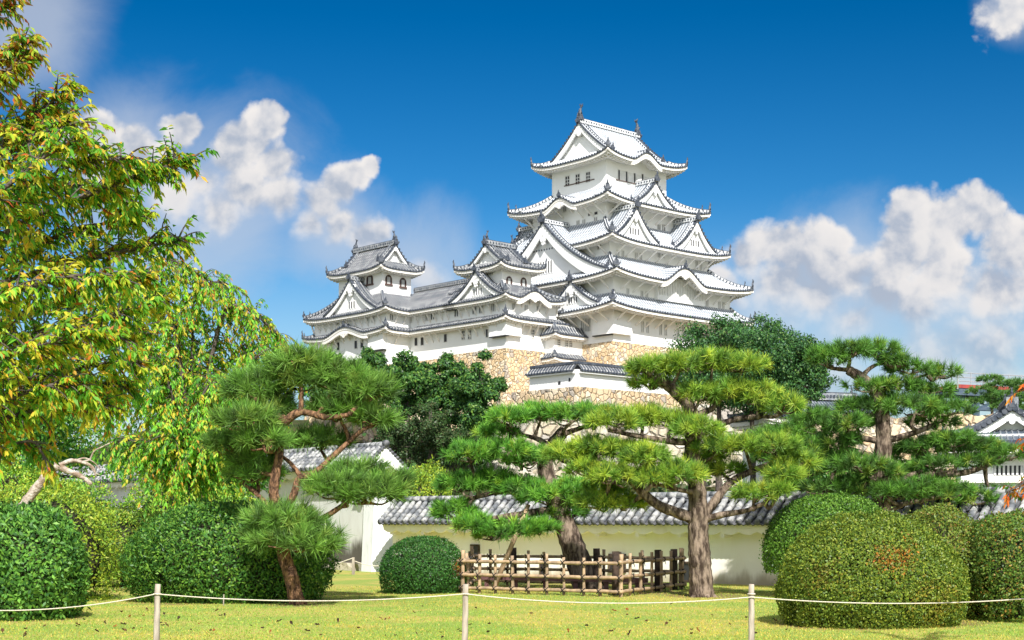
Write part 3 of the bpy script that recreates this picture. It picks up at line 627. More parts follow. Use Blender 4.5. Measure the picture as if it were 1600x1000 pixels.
    for x, y in ((540,667),(577,660)): window(w4, '-x', 8.78, *Z1(x, y), 4.5, 4, 'dark')
    for x, y in ((392,632),(430,625)): window(w4, '-x', 8.78, *Z1(x, y), 4, 9)
    for x, y in ((950,755),(978,757)): window(w4, '-y', 7.5, *Z1(x, y), 4.5, 14)
    for x, y in ((706,295),(735,298),(815,310),(842,314),(950,288),(975,291),(1175,360),(1200,365)): window(w3, '-y', 10.3, *Z2(x, y), 3.2, 12)
    window(w3, '-x', 10.78, *Z2(597,247), 5, 9)
    for x, y in ((765,525),(848,540),(878,545),(1215,583),(1237,586),(1310,603),(1332,606)): window(w2, '-y', 12.88, *Z2(x, y), 3.2, 13)
    for x, y in ((775,718),(852,726),(882,730),(960,742),(990,745),(1062,754),(1092,757),(1180,768),(1206,770)): window(w1, '-y', 12.9, *Z2(x, y), 3.2, 16)
    for x in (497, 518, 536): window(w1, '-x', 12.8, *Z2(x, 715), 3.4, 19)
    mb = MB(); ta = face_hit('-y', 12.88, *Z2(925, 500))[0]; tb_ = face_hit('-y', 12.88, *Z2(1205, 540))[0]     # lattice bay under the curved gable
    mb.box(ta, -13.5, 33.2, tb_, -12.88, 36.6, 0)
    kk = int((tb_-ta)/.55)
    for i in range(kk): t = ta+.3+i*.55; mb.box(t, -13.6, 33.9, t+.28, -13.5, 36.2, 1)
    mb.box(ta-.05, -13.65, 36.2, tb_+.05, -13.503, 36.4, 1); mb.build('lattice_bay', [WHITE, LATT], w2)
    mb = MB()                                                    # stone-dropping chute at the near corner
    z0, z1 = 27.6, 30.6
    mb.hexa([(-13.5,-13.6,z0),(-9.6,-13.6,z0),(-9.6,-12.9,z0),(-13.5,-12.9,z0),(-12.95,-13.05,z1),(-9.6,-13.05,z1),(-9.6,-12.9,z1),(-12.95,-12.9,z1)], 0)
    mb.build('stone_drop', [WHITE, GLASS], w1); mb = MB(); mb.hexa([(-13.5,-12.897,z0),(-12.8,-12.897,z0),(-12.8,-9.4,z0),(-13.5,-9.4,z0),(-12.95,-12.897,z1),(-12.8,-12.897,z1),(-12.8,-9.4,z1),(-12.95,-9.4,z1)], 0)
    mb.box(-13.45, -12.94, 27.45, -12.85, -9.45, 27.595, 1); mb.build('stone_drop', [WHITE, GLASS], w1)
build_keep()
def build_west():
    # right-hand small keep
    k = castle('small_keep', 'three storeyed white small keep with grey roofs, nearest beside the tallest keep', 'castle tower')
    lo = (-25.7,-5.0,-16.0,6.6); battered(k, (-25.72,-5.02,-16,6.6), 10, 25.3, 3.2, STONE, 'stone_base')
    w1 = wallbox(k, lo, 25.3, 30.0); w2 = wallbox(k, (-25.68,-4.98,-16.02,6.58), 30.003, 32.9); w3 = wallbox(k, (-24.5,-2.8,-18.9,4.2), 33.4, 37.6)
    ra, _ = skirt(k, lo, (-27.1,-6.4,-14.9,7.4), 30.05, 29.3, ('-x','-y'), TILE_G, RIDGE_G, .45, straight={('-x','+y'):6.6, ('-y','+x'):-15.0}, brackets=1.5, osc=.75)
    rb, _ = skirt(k, (-24.5,-2.8,-18.9,4.2), (-27,-6.3,-15.4,7), 34.6, 32.25, ('-x','-y','+x'), TILE_G, RIDGE_G, .5, {'-y':[(-21.4, 3.2, 1.2)]}, wall=lo, straight={('-x','+y'):7.0}, brackets=1.5, osc=.75)
    gable(rb, '-x', .3, 5.7, 3.8, 32.5, 26.7, 22.0, TILE_G, RIDGE_G, osc=.8, bw=.55, lattice=[(-.7, 1.3, 33.1, 34.0)])
    irimoya(k, (-26,-4.3,-17.4,5.7), 'x', 40.4, 36.9, 1.5, TILE_G, RIDGE_G, .5, {}, wall=(-24.5,-2.8,-18.9,4.2), fish=.6, bw=.5)
    for x, y in ((1277,305),(1363,312)): window(w3, '-y', 2.8, *Z3(x, y), 7, 14, 'arch')
    window(w3, '-x', 24.5, *Z3(1172,248), 5, 8)
    for x, y in ((1305,457),(1378,464),(1450,470)): window(w2, '-y', 4.98, *Z3(x, y), 4, 9)
    for x, y in ((1345,607),(1418,615)): window(w1, '-y', 5.0, *Z3(x, y), 4.4, 11.5, 'grid')
    window(w1, '-x', 25.7, *Z3(1147,612), 3, 12, 'dark')
    window(w2, '-x', 25.68, *Z3(1185,458), 6, 12)
    mb = MB(); mb.box(-26.35,-5.65,27.0,-25.703,-2.2,29.2,0); mb.box(-26.35,-5.65,26.85,-25.72,-2.25,26.997,1); mb.box(-25.7,-5.65,27.0,-23.4,-5.003,29.2,0); mb.build('stone_drop', [WHITE, GLASS], w1)
    # corridor
    c = castle('corridor_building', 'long white two storeyed corridor with grey roof joining the two small keeps', 'castle wing')
    battered(c, (-25.72,6.65,-19,15.7), 10, 25.0, 3.2, STONE, 'stone_base')
    v1 = wallbox(c, (-25.7,6.603,-19,15.8), 25.0, 30.0); v2 = wallbox(c, (-25.68,6.604,-19,15.79), 30.003, 32.8)
    skirt(c, (-25.7,6.6,-19,15.8), (-27.1,6.6,-18,15.8), 30.05, 29.3, ('-x',), TILE_G, RIDGE_G, 0, straight={('-x','-y'):6.6, ('-x','+y'):14.4}, brackets=1.5)
    mb = MB(); tb = MB(); zf = conc(36.0, 32.25, .3)
    for n, d0, d1 in (('-x', 22.3, 27.0), ('+x', -22.3, -17.6)):
        S = Side(n, d0, d1, zf, lambda q: 4.5, lambda q: 16.5 if q > .5 else 19, 0, 0)
        S.surf(mb); S.trim(tb, 25.7 if n == '-x' else -19, brackets=1.5)
    o = mb.build('roof', [TILE_G], c); tb.build('eave', [DARK, EAVE], o); hb = MB(); hipbar(hb, [(-22.3,3.5,36.0),(-22.3,19,36.0)], .5, .5, 1, True, 0, 0); hb.build('ridge', [DARK, RIDGE_G], o)
    for x, y in ((1072,474),(1112,470),(965,490),(790,516),(824,508),(688,528)): window(v2, '-x', 25.68, *Z3(x, y), 5.5, 11.5)
    for x, y in ((1006,624),(1044,621)): window(v1, '-x', 25.7, *Z3(x, y), 4.6, 13, 'grid')
    for x, y in ((900,641),(725,663),(762,660)): window(v1, '-x', 25.7, *Z3(x, y), 4.6, 12, 'dark')
    # left-hand small keep
    k = castle('small_keep', 'leftmost small keep, white with bell shaped windows under a dark grey gabled roof', 'castle tower')
    lo = (-30,15.803,-19,34); battered(k, (-30.02,15.75,-19,34.02), 10, 24.4, 3.2, STONE, 'stone_base')
    w1 = wallbox(k, lo, 24.4, 30.0); w2 = wallbox(k, (-29.98,15.82,-19,33.98), 30.003, 32.9); w3 = wallbox(k, (-28.4,19,-23,29.8), 33.8, 39.6)
    skirt(k, lo, (-31.4,14.4,-18,35.2), 30.05, 29.3, ('-x','-y','+y'), TILE_G, RIDGE_G, .5, {'-x':[(24.6, 5.6, 1.25)]}, straight={('-y','+x'):-25.7, ('+y','+x'):-19}, brackets=1.5, osc=.75)
    rb, _ = skirt(k, (-28.4,19,-23,29.8), (-31.3,14.5,-18,35.1), 35.3, 32.25, ('-x','-y','+x','+y'), TILE_G, RIDGE_G, .5, wall=lo, brackets=1.5, osc=.75)
    gable(rb, '-x', 23.6, 6.6, 4.9, 32.6, 31.0, 25, TILE_G, RIDGE_G, osc=.8, bw=.6, lattice=[(22.8, 24.6, 33.3, 34.3)])
    irimoya(k, (-29.8,17.55,-21.55,31.1), 'y', 42.8, 38.8, 1.7, TILE_G, RIDGE_G, .55, {}, wall=(-28.4,19,-23,29.8), fish=.65, bw=.55)
    window(w3, '-x', 28.4, *Z3(450,295), 9, 13, 'arch')
    for x, y in ((560,295),(645,312)): window(w3, '-y', -19, *Z3(x, y), 7.5, 13, 'arch')
    for x, y in ((258,540),(435,528),(471,525)): window(w2, '-x', 29.98, *Z3(x, y), 5.5, 11)
    window(w2, '-y', -15.82, *Z3(577,515), 4, 10)
    for x, y in ((262,690),(367,680),(403,675)): window(w1, '-x', 30, *Z3(x, y), 4.6, 12, 'dark')
    mb = MB()
    for (a, b) in ((15.9, 19.5), (30.6, 34.1)): mb.box(-30.7,a,26.6,-30.003,b,29.2,0); mb.box(-30.68,a+.05,26.45,-30.02,b-.05,26.597,1); mb.build('stone_drop', [WHITE, GLASS], w1); mb = MB()
    # low link between small keep and great keep
    g = castle('link_building', 'narrow white link with two small tiled eaves between the keeps', 'castle wing')
    w = wallbox(g, (-18.4,-7.0,-12.85,0), 20.5, 28.9)
    skirt(g, (-18.4,-7.0,-12.85,0), (-19.3,-8.1,-12.0,0), 28.9, 27.6, ('-x','-y'), TILE_G, RIDGE_G, .25, straight={('-y','+x'):-12.87}, osc=.5)
    skirt(g, (-18.4,-7.0,-12.85,0), (-19.2,-7.9,-12.0,0), 25.1, 24.3, ('-x','-y'), TILE_G, RIDGE_G, .2, straight={('-y','+x'):-12.87}, osc=.5)
    for x, y in ((465,275),(525,282),(558,286),(470,418),(502,420),(562,424)): window(w, '-y', 7.0, *Z4(x, y), 3.6, 10, 'grid')
build_west()
# ------------------------------------------------------------------ ground
def sstep(x, a, b):
    q = np.clip((x-a)/(b-a), 0, 1); return q*q*(3-2*q)
def hgt(x, y):
    x = np.asarray(x, float); y = np.asarray(y, float)
    hill = 15.5*sstep(y, 118, 204)*(1-sstep(np.abs(x-8), 48, 95))*(1-sstep(y, 300, 420))
    right = 7.0*sstep(y, 118, 140)*sstep(x, 30, 60)*(1-sstep(y, 300, 420))
    lawn = .10*np.sin(x*.31+1)*np.sin(y*.23)*(1-sstep(y, 30, 45))*sstep(y, 18, 24)
    return np.maximum(hill, right)+lawn*.5
def ground_mesh():
    xs = np.unique(np.concatenate([np.linspace(-2500,-150,14), np.linspace(-150,-26,32), np.linspace(-26,26,66), np.linspace(26,150,32), np.linspace(150,2500,14)]))
    ys = np.unique(np.concatenate([np.linspace(-300,0,6), np.linspace(0,60,76), np.linspace(60,300,62), np.linspace(300,4000,22)]))
    X, Y = np.meshgrid(xs, ys); Z = hgt(X, Y); v = np.stack([X.ravel(), Y.ravel(), Z.ravel()], 1); nx = len(xs)
    i, j = np.meshgrid(np.arange(nx-1), np.arange(len(ys)-1)); a = (j*nx+i).ravel(); f = np.stack([a, a+1, a+1+nx, a+nx], 1)
    m, t, b = mat('lawn_ground', rough=.95, spec=.1); tc = nd(t, 'ShaderNodeTexCoord'); sp = nd(t, 'ShaderNodeSeparateXYZ'); lk(t, tc.outputs['Object'], sp.inputs[0])
    def nz(s, d, r=.6):
        n = nd(t, 'ShaderNodeTexNoise'); n.inputs['Scale'].default_value = s; n.inputs['Detail'].default_value = d; n.inputs['Roughness'].default_value = r; lk(t, tc.outputs['Object'], n.inputs['Vector']); return n.outputs['Fac']
    c = mixc(t, smooth(t, nz(.38, 6), .43, .57), (.23,.31,.065), (.42,.35,.10)); c = mixc(t, smooth(t, nz(6, 6), .38, .68, 0, .6), c, (.17,.27,.04)); c = mixc(t, smooth(t, nz(40, 4), .5, .72, 0, .6), c, (.58,.48,.2))
    n8 = nz(2.5, 5)
    for (px, Yc, r) in ((28,23.9,1.15),(300,29.7,1.3),(420,29.9,1.3),(661,32.9,.9),(1330,23.0,1.2),(1420,23.4,1.3),(1298,31,1.0),(1592,24.0,1.1),(466,28.3,.7),(1100,31.2,1.0),(918,34,1.2),(840,33.8,1.2),(1000,32.6,1.1)):   # bare earth under bushes and trees
        d = nd(t, 'ShaderNodeVectorMath', operation='DISTANCE'); lk(t, tc.outputs['Object'], d.inputs[0]); d.inputs[1].default_value = ((px-800)/FPX*Yc, Yc, 0)
        c = mixc(t, smooth(t, mth(t, 'ADD', d.outputs['Value'], mth(t, 'MULTIPLY', mth(t, 'SUBTRACT', n8, .5), 1.0)), r*.75, r*1.12, .85, 0), c, mixc(t, nz(9, 6), (.14,.09,.045), (.30,.22,.10)))
    far = smooth(t, sp.outputs[1], 52, 62); c = mixc(t, far, c, mixc(t, smooth(t, nz(.2, 6), .4, .6), (.03,.045,.015), (.075,.07,.03))); lk(t, c, b.inputs['Base Color'])
    bp = nd(t, 'ShaderNodeBump'); bp.inputs['Strength'].default_value = .5; bp.inputs['Distance'].default_value = .04; lk(t, nz(30, 5), bp.inputs['Height']); lk(t, bp.outputs[0], b.inputs['Normal'])
    o = npmesh('ground', v, f, m); o.data.polygons.foreach_set('use_smooth', [True]*len(f)); tag(o, kind='structure')
ground_mesh()
def grass():
    N = 110000; y = 19.4+(rng.random(N)**1.25)*17; x = (rng.random(N)-.5)*2*(y*.37); z = hgt(x, y)
    h = rng.uniform(.012, .036, N); a = rng.uniform(0, 6.28, N); ln = rng.normal(0, .5, (N, 2)); w = rng.uniform(.006, .012, N)
    p = np.stack([x, y, z-.003], 1); s = np.stack([np.cos(a)*w, np.sin(a)*w, 0*w], 1); tip = p+np.stack([ln[:,0]*h, ln[:,1]*h, h], 1)
    v = np.stack([p-s, p+s, tip], 1).reshape(-1,3); f = np.arange(3*N).reshape(-1,3)
    patch = np.clip(.5+.55*np.sin(x*.75+np.sin(y*.9+x*.5)*2)*np.sin(y*1.1+x*.4+np.sin(x*1.3))+.03*x, 0, 1)
    col = np.where((rng.random(N) < .04+.72*patch)[:,None], pick(N, [(.38,.34,.06),(.50,.37,.09),(.36,.35,.07)], [3,2,3]), pick(N, [(.17,.29,.045),(.26,.34,.06)], [1,2]))
    o = npmesh('grass', v, f, LEAF, None, np.repeat(col, 3, 0)); tag(o, kind='stuff', label='short yellow green grass of the lawn', cat='grass')
grass()
# ------------------------------------------------------------------ tiled garden walls
def line_frame(A, B):
    A = Vector((A[0], A[1], 0)); B = Vector((B[0], B[1], 0)); d = (B-A); L = d.length; d.normalize(); n = Vector((d.y, -d.x, 0)); return A, d, n, L    # n: towards the viewer for A left, B right
def tiled_wall(name, label, A, B, base, eave, ridge, half, thick, wallm, per=.27, lower=None, caps=(False, False), tile_m=None, scallop=True, cat='wall'):
    A, d, n, L = line_frame(A, B); root = thing(name, label, cat, A); ang = math.atan2(d.y, d.x); root.rotation_euler = (0,0,ang)
    # local: x along, -y to the viewer
    w = MB(); w.box(0, -thick/2, base, L, thick/2, eave+.12); wo = w.build('wall_body', [wallm], root)
    if lower: q = MB(); q.box(-.02, -thick/2-.12, base-.3, L+.02, thick/2+.12, base+lower); q.build('stone_footing', [STONE3], root)
    r = MB(); rnd = random.Random(3)
    for sg in (-1, 1):
        r.hexa([(-.05,sg*(half-.03),eave-.035),(L+.05,sg*(half-.03),eave-.035),(L+.05,0,ridge-.1),(-.05,0,ridge-.1),(-.05,sg*(half-.03),eave+.0),(L+.05,sg*(half-.03),eave+.0),(L+.05,0,ridge-.06),(-.05,0,ridge-.06)] if sg < 0 else
               [(-.05,0,ridge-.1),(L+.05,0,ridge-.1),(L+.05,half-.03,eave-.035),(-.05,half-.03,eave-.035),(-.05,0,ridge-.06),(L+.05,0,ridge-.06),(L+.05,half-.03,eave),(-.05,half-.03,eave)], 1)
        k = int(L/per); seg = 5 if sg < 0 else 1
        for i in range(k+1):
            x = i*L/k
            for j in range(seg):
                q0, q1 = j/seg, (j+1)/seg; y0, y1 = sg*lerp(.1, half, q0), sg*lerp(.1, half, q1); z0, z1 = lerp(ridge-.03, eave+.03, q0), lerp(ridge-.03, eave+.03, q1)
                dx = rnd.uniform(-.012,.012); rr = .078+.008*(j%2); r.tube([(x+dx,y0,z0),(x+dx,y1+sg*.015,z1+.006)], [rr*.93, rr*1.06], 8, 0)
            r.disc((x, sg*(half+.012), eave+.03), (0,sg,-.15), .088, .04, 10, 1)
            if i < k:   # pan tile lip
                r.tube([(x+per*.2,sg*half,eave-.0),(x+per*.5,sg*half,eave-.045),(x+per*.8,sg*half,eave-.0)], .03, 5, 1)
    ro = r.build('tiled_roof', [tile_m or LTILE, LTILE_D], root, True)
    c = MB()
    for (z, hw, hh) in ((ridge-.1, .15, .07), (ridge-.027, .13, .06)): c.box(-.06, -hw, z, L+.06, hw, z+hh, 1)
    k = int(L/.34)
    for i in range(k): c.tube([(i*L/k, 0, ridge+.06), ((i+1)*L/k-.012, 0, ridge+.06)], [.1,.108], 10, 0)
    c.build('ridge', [tile_m or LTILE, LTILE_D], ro, True)
    e = MB()   # plaster under the eave with a wavy lower edge and little beams
    for sg in (-1, 1):
        N = int(L/.045) if sg < 0 and scallop else 2; vs = []
        for i in range(N+1):
            x = L*i/N; zz = eave-.21-.085*abs(math.sin(math.pi*x/(per*2))) if N > 2 else eave-.2
            vs += [(x, sg*(half-.10), eave-.035), (x, sg*(half-.16), zz), (x, sg*(half-.24), zz-.004), (x, sg*thick*.49, eave-.20)]
        e.add(vs, [(i*4+j, i*4+j+1, (i+1)*4+j+1, (i+1)*4+j) for i in range(N) for j in range(3)], 0)
        if sg < 0:
            kk = int(L/1.35)
            for i in range(kk+1): x = .3+i*1.35; e.box(x-.06, -half+.2, eave-.36, x+.06, -thick/2, eave-.22, 0)
    e.build('eave', [CREAM if wallm is CREAM else EAVE], root)
    return root, ang, L, d, n, A
def build_walls():
    A, B = (-3.55, 46.0), (14.9, 29.4)
    root, ang, L, d, n, A0 = tiled_wall('garden_wall', 'long low cream plaster wall with weathered tiled roof behind the bamboo fence', A, B, -.15, 1.56, 2.22, .78, .5, CREAM)
    wall = root.children[0]
    def onwall(px):   # distance along the wall under a photo column
        a = (px-800)/FPX; f0 = Vector(A0)+n*.25; return (a*f0.y-f0.x)/(d.x-a*d.y), 
    for (px, py, w, h) in ((743,863,11,20),(851,887,9,20),(965,880,22,24),(1072,893,15,26),(1290,880,16,24)):
        s = onwall(px)[0]; Y = A0[1]+d.y*s; z = EYE+(HY-py)/FPX*Y; k = Y/FPX; ww, hh = w*k/2*1.25, h*k/2; q = MB()
        q.box(s-ww, -.27, z-hh, s+ww, -.245, z+hh, 0); q.box(s-ww-.05, -.3, z+hh, s+ww+.05, -.25, z+hh+.05, 1); q.box(s-ww-.05, -.3, z-hh-.05, s+ww+.05, -.25, z-hh, 1)
        q.box(s-ww-.05, -.298, z-hh, s-ww, -.25, z+hh, 1); q.box(s+ww, -.298, z-hh, s+ww+.05, -.25, z+hh, 1); q.build('loophole', [GLASS, CHAR], wall)
    # taller old wall that runs away to the left, its gabled end facing us
    E = Vector((-4.15, 47.2, 0)); D = Vector((-.60, .80, 0)).normalized(); far = E+D*36
    root2, ang2, L2, d2, n2, A2 = tiled_wall('garden_wall', 'tall stained white wall with a gabled white end left of the dome bush', (far.x, far.y), (E.x, E.y), -.1, 3.35, 4.0, .75, .62, OLDWALL, .30, lower=.35)
    g = MB(); t = .72   # end post and its white gable boards
    g.hexa([(L2-.5,-t/2-.14,-.1),(L2+.12,-t/2-.14,-.1),(L2+.12,t/2+.14,-.1),(L2-.5,t/2+.14,-.1),(L2-.5,-t/2+.02,3.4),(L2+.12,-t/2+.02,3.4),(L2+.12,t/2-.02,3.4),(L2-.5,t/2-.02,3.4)], 0); g.build('end_post', [ENDWALL], root2)
    for sg in (-1, 1):
        b = MB(); y0, y1 = 0, sg*.8
        pr = [(0, 3.98), (sg*.84, 3.26), (sg*.80, 2.98), (0, 3.52)]
        vs = [(L2+x, y, z) for x in (.02, .2) for (y, z) in pr]; b.add(vs, [(0,1,2,3),(7,6,5,4),(0,4,5,1),(1,5,6,2),(2,6,7,3),(3,7,4,0)]); b.build('gable_board', [WHITE], root2)
    b = MB(); b.add([(L2+.016, -.8, 3.2), (L2+.016, .8, 3.2), (L2+.016, 0, 3.96)], [(0,1,2)]); b.build('gable_face', [WHITE], root2)
    b = MB()
    for sg in (-1, 1):
        b.bar((L2+.03, sg*.02, 3.985), (L2+.03, sg*.87, 3.23), .34, .05)
        for i in range(9): q = (i+.5)/9; b.tube([(L2-.02, sg*.86*q, 4.03-.76*q), (L2+.24, sg*.86*q, 4.03-.76*q)], .05, 8, 0)
    b.disc((L2+.2, 0, 4.1), (1,0,0), .11, .12, 10, 0); b.build('verge_tiles', [LTILE_D], root2, True)
build_walls()
# small walls and terraces on the castle hill
def local_wall(name, label, pts, base, top, thick, roofh, over, stone_top=None, stone_bot=None):
    root = castle(name, label, 'wall'); w = MB(); rr = MB(); sb = MB()
    for (a, b) in zip(pts[:-1], pts[1:]):
        a = Vector((*a, 0)); b = Vector((*b, 0)); w.bar(a+Vector((0,0,base)), b+Vector((0,0,base)), thick, top-base, 0)
        d = (b-a).normalized(); r = Vector((d.y, -d.x, 0)); L = (b-a).length
        for sg in (-1, 1):
            k = max(2, int(L/(PER/4))); vs = []; uv = []
            for i in range(k+1):
                x = L*i/k; p = a+d*x; o_ = rip(x)*.8
                vs += [tuple(p+Vector((0,0,top+roofh+o_))), tuple(p+r*sg*over+Vector((0,0,top-.15+o_)))]; uv += [(x, 0), (x, over)]
            rr.add(vs, [(2*i, 2*i+1, 2*i+3, 2*i+2) for i in range(k)], 0, uv)
            for i in range(int(L/PER)): p = a+d*(i*PER)+r*sg*(over+.02); rr.disc(p+Vector((0,0,top-.12)), r, .14, .14, 6, 1)
            rr.bar(a+r*sg*(over-.05)+Vector((0,0,top-.32)), b+r*sg*(over-.05)+Vector((0,0,top-.32)), .12, .16, 1)
            w.bar(a+r*sg*(over-.3)+Vector((0,0,top-.5)), b+r*sg*(over-.3)+Vector((0,0,top-.5)), .4, .176, 0)
        rr.bar(a+Vector((0,0,top+roofh-.05)), b+Vector((0,0,top+roofh-.05)), .4, .35, 1)
    w.build('wall_body', [WHITE], root); rr.build('tiled_roof', [TILE_G, DARK], root)
    return root
tq, zq, _ = face_hit('-y', 21.0, 902, 577)
vl = 8.6
r_ = local_wall('terrace_wall', 'short white wall with dark tiled top on stone below the link building', [(tq, -21+vl), (tq, -21), (tq+32, -21)], zq-2.2, zq, .5, .75, .85)
mb = MB()
for (px, py, w_) in ((874,598,.2),(890,593,.16)):
    t, z, _ = face_hit('-x', -tq+.25, px, py); mb = MB(); mb.hexa([FR('-x', dd, tt, zz) for zz in (z-.25, z+.2) for (dd, tt) in ((-tq+.2, t-w_), (-tq+.2, t+w_), (-tq+.28, t+w_), (-tq+.28, t-w_))], 0); mb.build('loophole', [GLASS], r_)
o = battered(None, (tq-.3, -21.3, tq+33, -9), 8, zq-2.2, 1.6, STONE2, 'stone_terrace'); tag(o, 'rough tan stone terrace carrying the short white wall', 'stone wall')
def stone_wall(name, label, A, B, z0, z1, thick, m, batter=.18, wob=.25):
    A, d, n, L = line_frame(A, B); k = max(2, int(L/1.2)); rows = 6; vs = []; rn = random.Random(5)
    tops = [z1+rn.uniform(-wob, wob) for _ in range(k+1)]
    for i in range(k+1):
        for j in range(rows+1):
            q = j/rows; z = lerp(z0, tops[i], q); p = A+d*(L*i/k)+n*((tops[i]-z)*batter+rn.uniform(-.12,.12)); vs.append((p.x, p.y, z))
        p = A+d*(L*i/k)-n*thick; vs.append((p.x, p.y, tops[i])); vs.append((p.x, p.y, z0))
    W_ = rows+3; mb = MB(); mb.add(vs, [(i*W_+j, (i+1)*W_+j, (i+1)*W_+(j+1)%W_, i*W_+(j+1)%W_) for i in range(k) for j in range(W_)]+[tuple(range(W_))[::-1], tuple(k*W_+j for j in range(W_))])
    return tag(mb.build(name, [m]), label, 'stone wall')
stone_wall('stone_wall', 'long pale boulder retaining wall showing between the pine branches below the castle', (-4, 158), (25, 152), 0, EYE+(HY-636)/FPX*155, 3, STONE3)
stone_wall('stone_wall', 'boulder retaining wall in front of the steel platform at right', (23, 117), (52, 108), 0, EYE+(HY-645)/FPX*112, 3, STONE2)
stone_wall('stone_wall', 'broken tan stone bank half hidden by dark trees below the corridor', (-24, 176), (-2, 171), 4, EYE+(HY-592)/FPX*174, 3, STONE2)
# ------------------------------------------------------------------ gatehouse, far roof, steel platform
def build_right():
    p = P(1562, 745, 78); gz = p.z
    g = thing('gatehouse', 'white gatehouse with dark hipped gable roof half hidden behind the right pine', 'building', (p.x+.6, p.y, 0), R(-14))
    S_ = 78/FPX
    wb = MB(); wb.box(-2.6, -1.2, gz-1.2, 2.6, 4.6, gz+2.2); w = wb.build('storey_wall', [WHITE], g)
    global PER, OSC
    old = PER; PER = .30; OSC = .42
    irimoya(g, (-3.6, -2.3, 3.6, 5.7), 'y', EYE+(HY-640)*S_, EYE+(HY-696)*S_, 1.5, TILE_D2, RIDGE_G, .3, {}, wall=(-2.6,-1.2,2.6,4.6), fish=.2, bw=.4)
    PER = old
    mb = MB(); mb.box(-.95, -1.23, gz+.05, .5, -1.203, gz+.55, 0)
    for i in range(7): mb.box(-.95+i*.22, -1.27, gz+.05, -.95+i*.22+.11, -1.235, gz+.55, 1)
    mb.build('window', [GLASS, LATT], w)
    mb = MB(); mb.box(-2.8, -1.5, gz-.35, 2.8, -1.21, gz-.2); mb.build('ledge', [EAVE], w)
    q = P(1262, 655, 128); h = thing('storehouse', 'distant low grey tiled roof between the two right pines', 'building', (q.x, q.y, 0), R(20))
    wb = MB(); wb.box(-5, -2.5, 0, 5, 2.5, q.z-.2); wb.build('storey_wall', [WHITE], h); PER = .34
    irimoya(h, (-6, -3.4, 6, 3.4), 'x', q.z+1.7, q.z-.2, 1.2, TILE_D2, RIDGE_G, .3, {}, wall=(-5,-2.5,5,2.5), fish=.3, bw=.4); PER = old; OSC = 1.0
    # steel viewing platform with tube railing
    Y = 165; s = Y/FPX; a = P(1498, 632, Y)
    t = thing('steel_platform', 'blue grey steel platform with red band and pipe railing on the skyline', 'scaffold', (a.x, a.y, 0), R(24)); z = lambda py: EYE+(HY-py)*s
    L = 22
    m = MB(); m.box(0, 0, z(613), L, 7, z(606.5)); m.build('deck_beam', [STEEL], t)
    m = MB(); m.box(-.05, -.08, z(606)+.0, L, 7, z(600.5)); m.build('red_band', [REDM], t)
    m = MB(); m.box(-.9, -.3, z(617.5), 5.5, .3, z(613.3)); m.box(6, -.2, z(622), L, .4, z(613.3)); m.build('cross_beam', [STEEL], t)
    for x in (.2, 2.2, 7.6, 13.5, 19):
        for y in (.1, 6.2): m = MB(); m.box(x, y, 7.0, x+.9, y+.7, z(613.4)); m.build('column', [STEEL], t)
    for (x0, x1) in ((2.9, 7.8), (8.3, 13.7), (14.2, 19.2)):
        for (za, zb) in ((z(640), z(615)), (z(615), z(640))): m = MB(); m.bar((x0, .3, za), (x1, .3, zb), .3, .3); m.build('brace', [STEEL], t)
    m = MB(); m.box(2, -.1, z(640), L, .6, z(634)); m.build('lower_beam', [STEEL], t)
    for i in range(13):
        m = MB(); x = i*L/12; m.tube([(x, .1, z(601)), (x, .1, z(580.5))], .06, 6); m.build('railing_post', [PIPE], t)
    for py in (582, 589, 595):
        m = MB(); m.tube([(0, .1, z(py)), (L, .1, z(py))], .05, 6); m.build('railing_bar', [PIPE], t)
    m = MB(); m.tube([(-.1, .05, z(608)), (-.1, .05, z(577))], .09, 6); m.build('corner_pole', [PIPE], t)
TILE_D2 = tiles('dark_roof_tiles', (.07,.09,.12), (.30,.32,.34), .30, .12, dirt=.8, mortar=.2)
build_right()
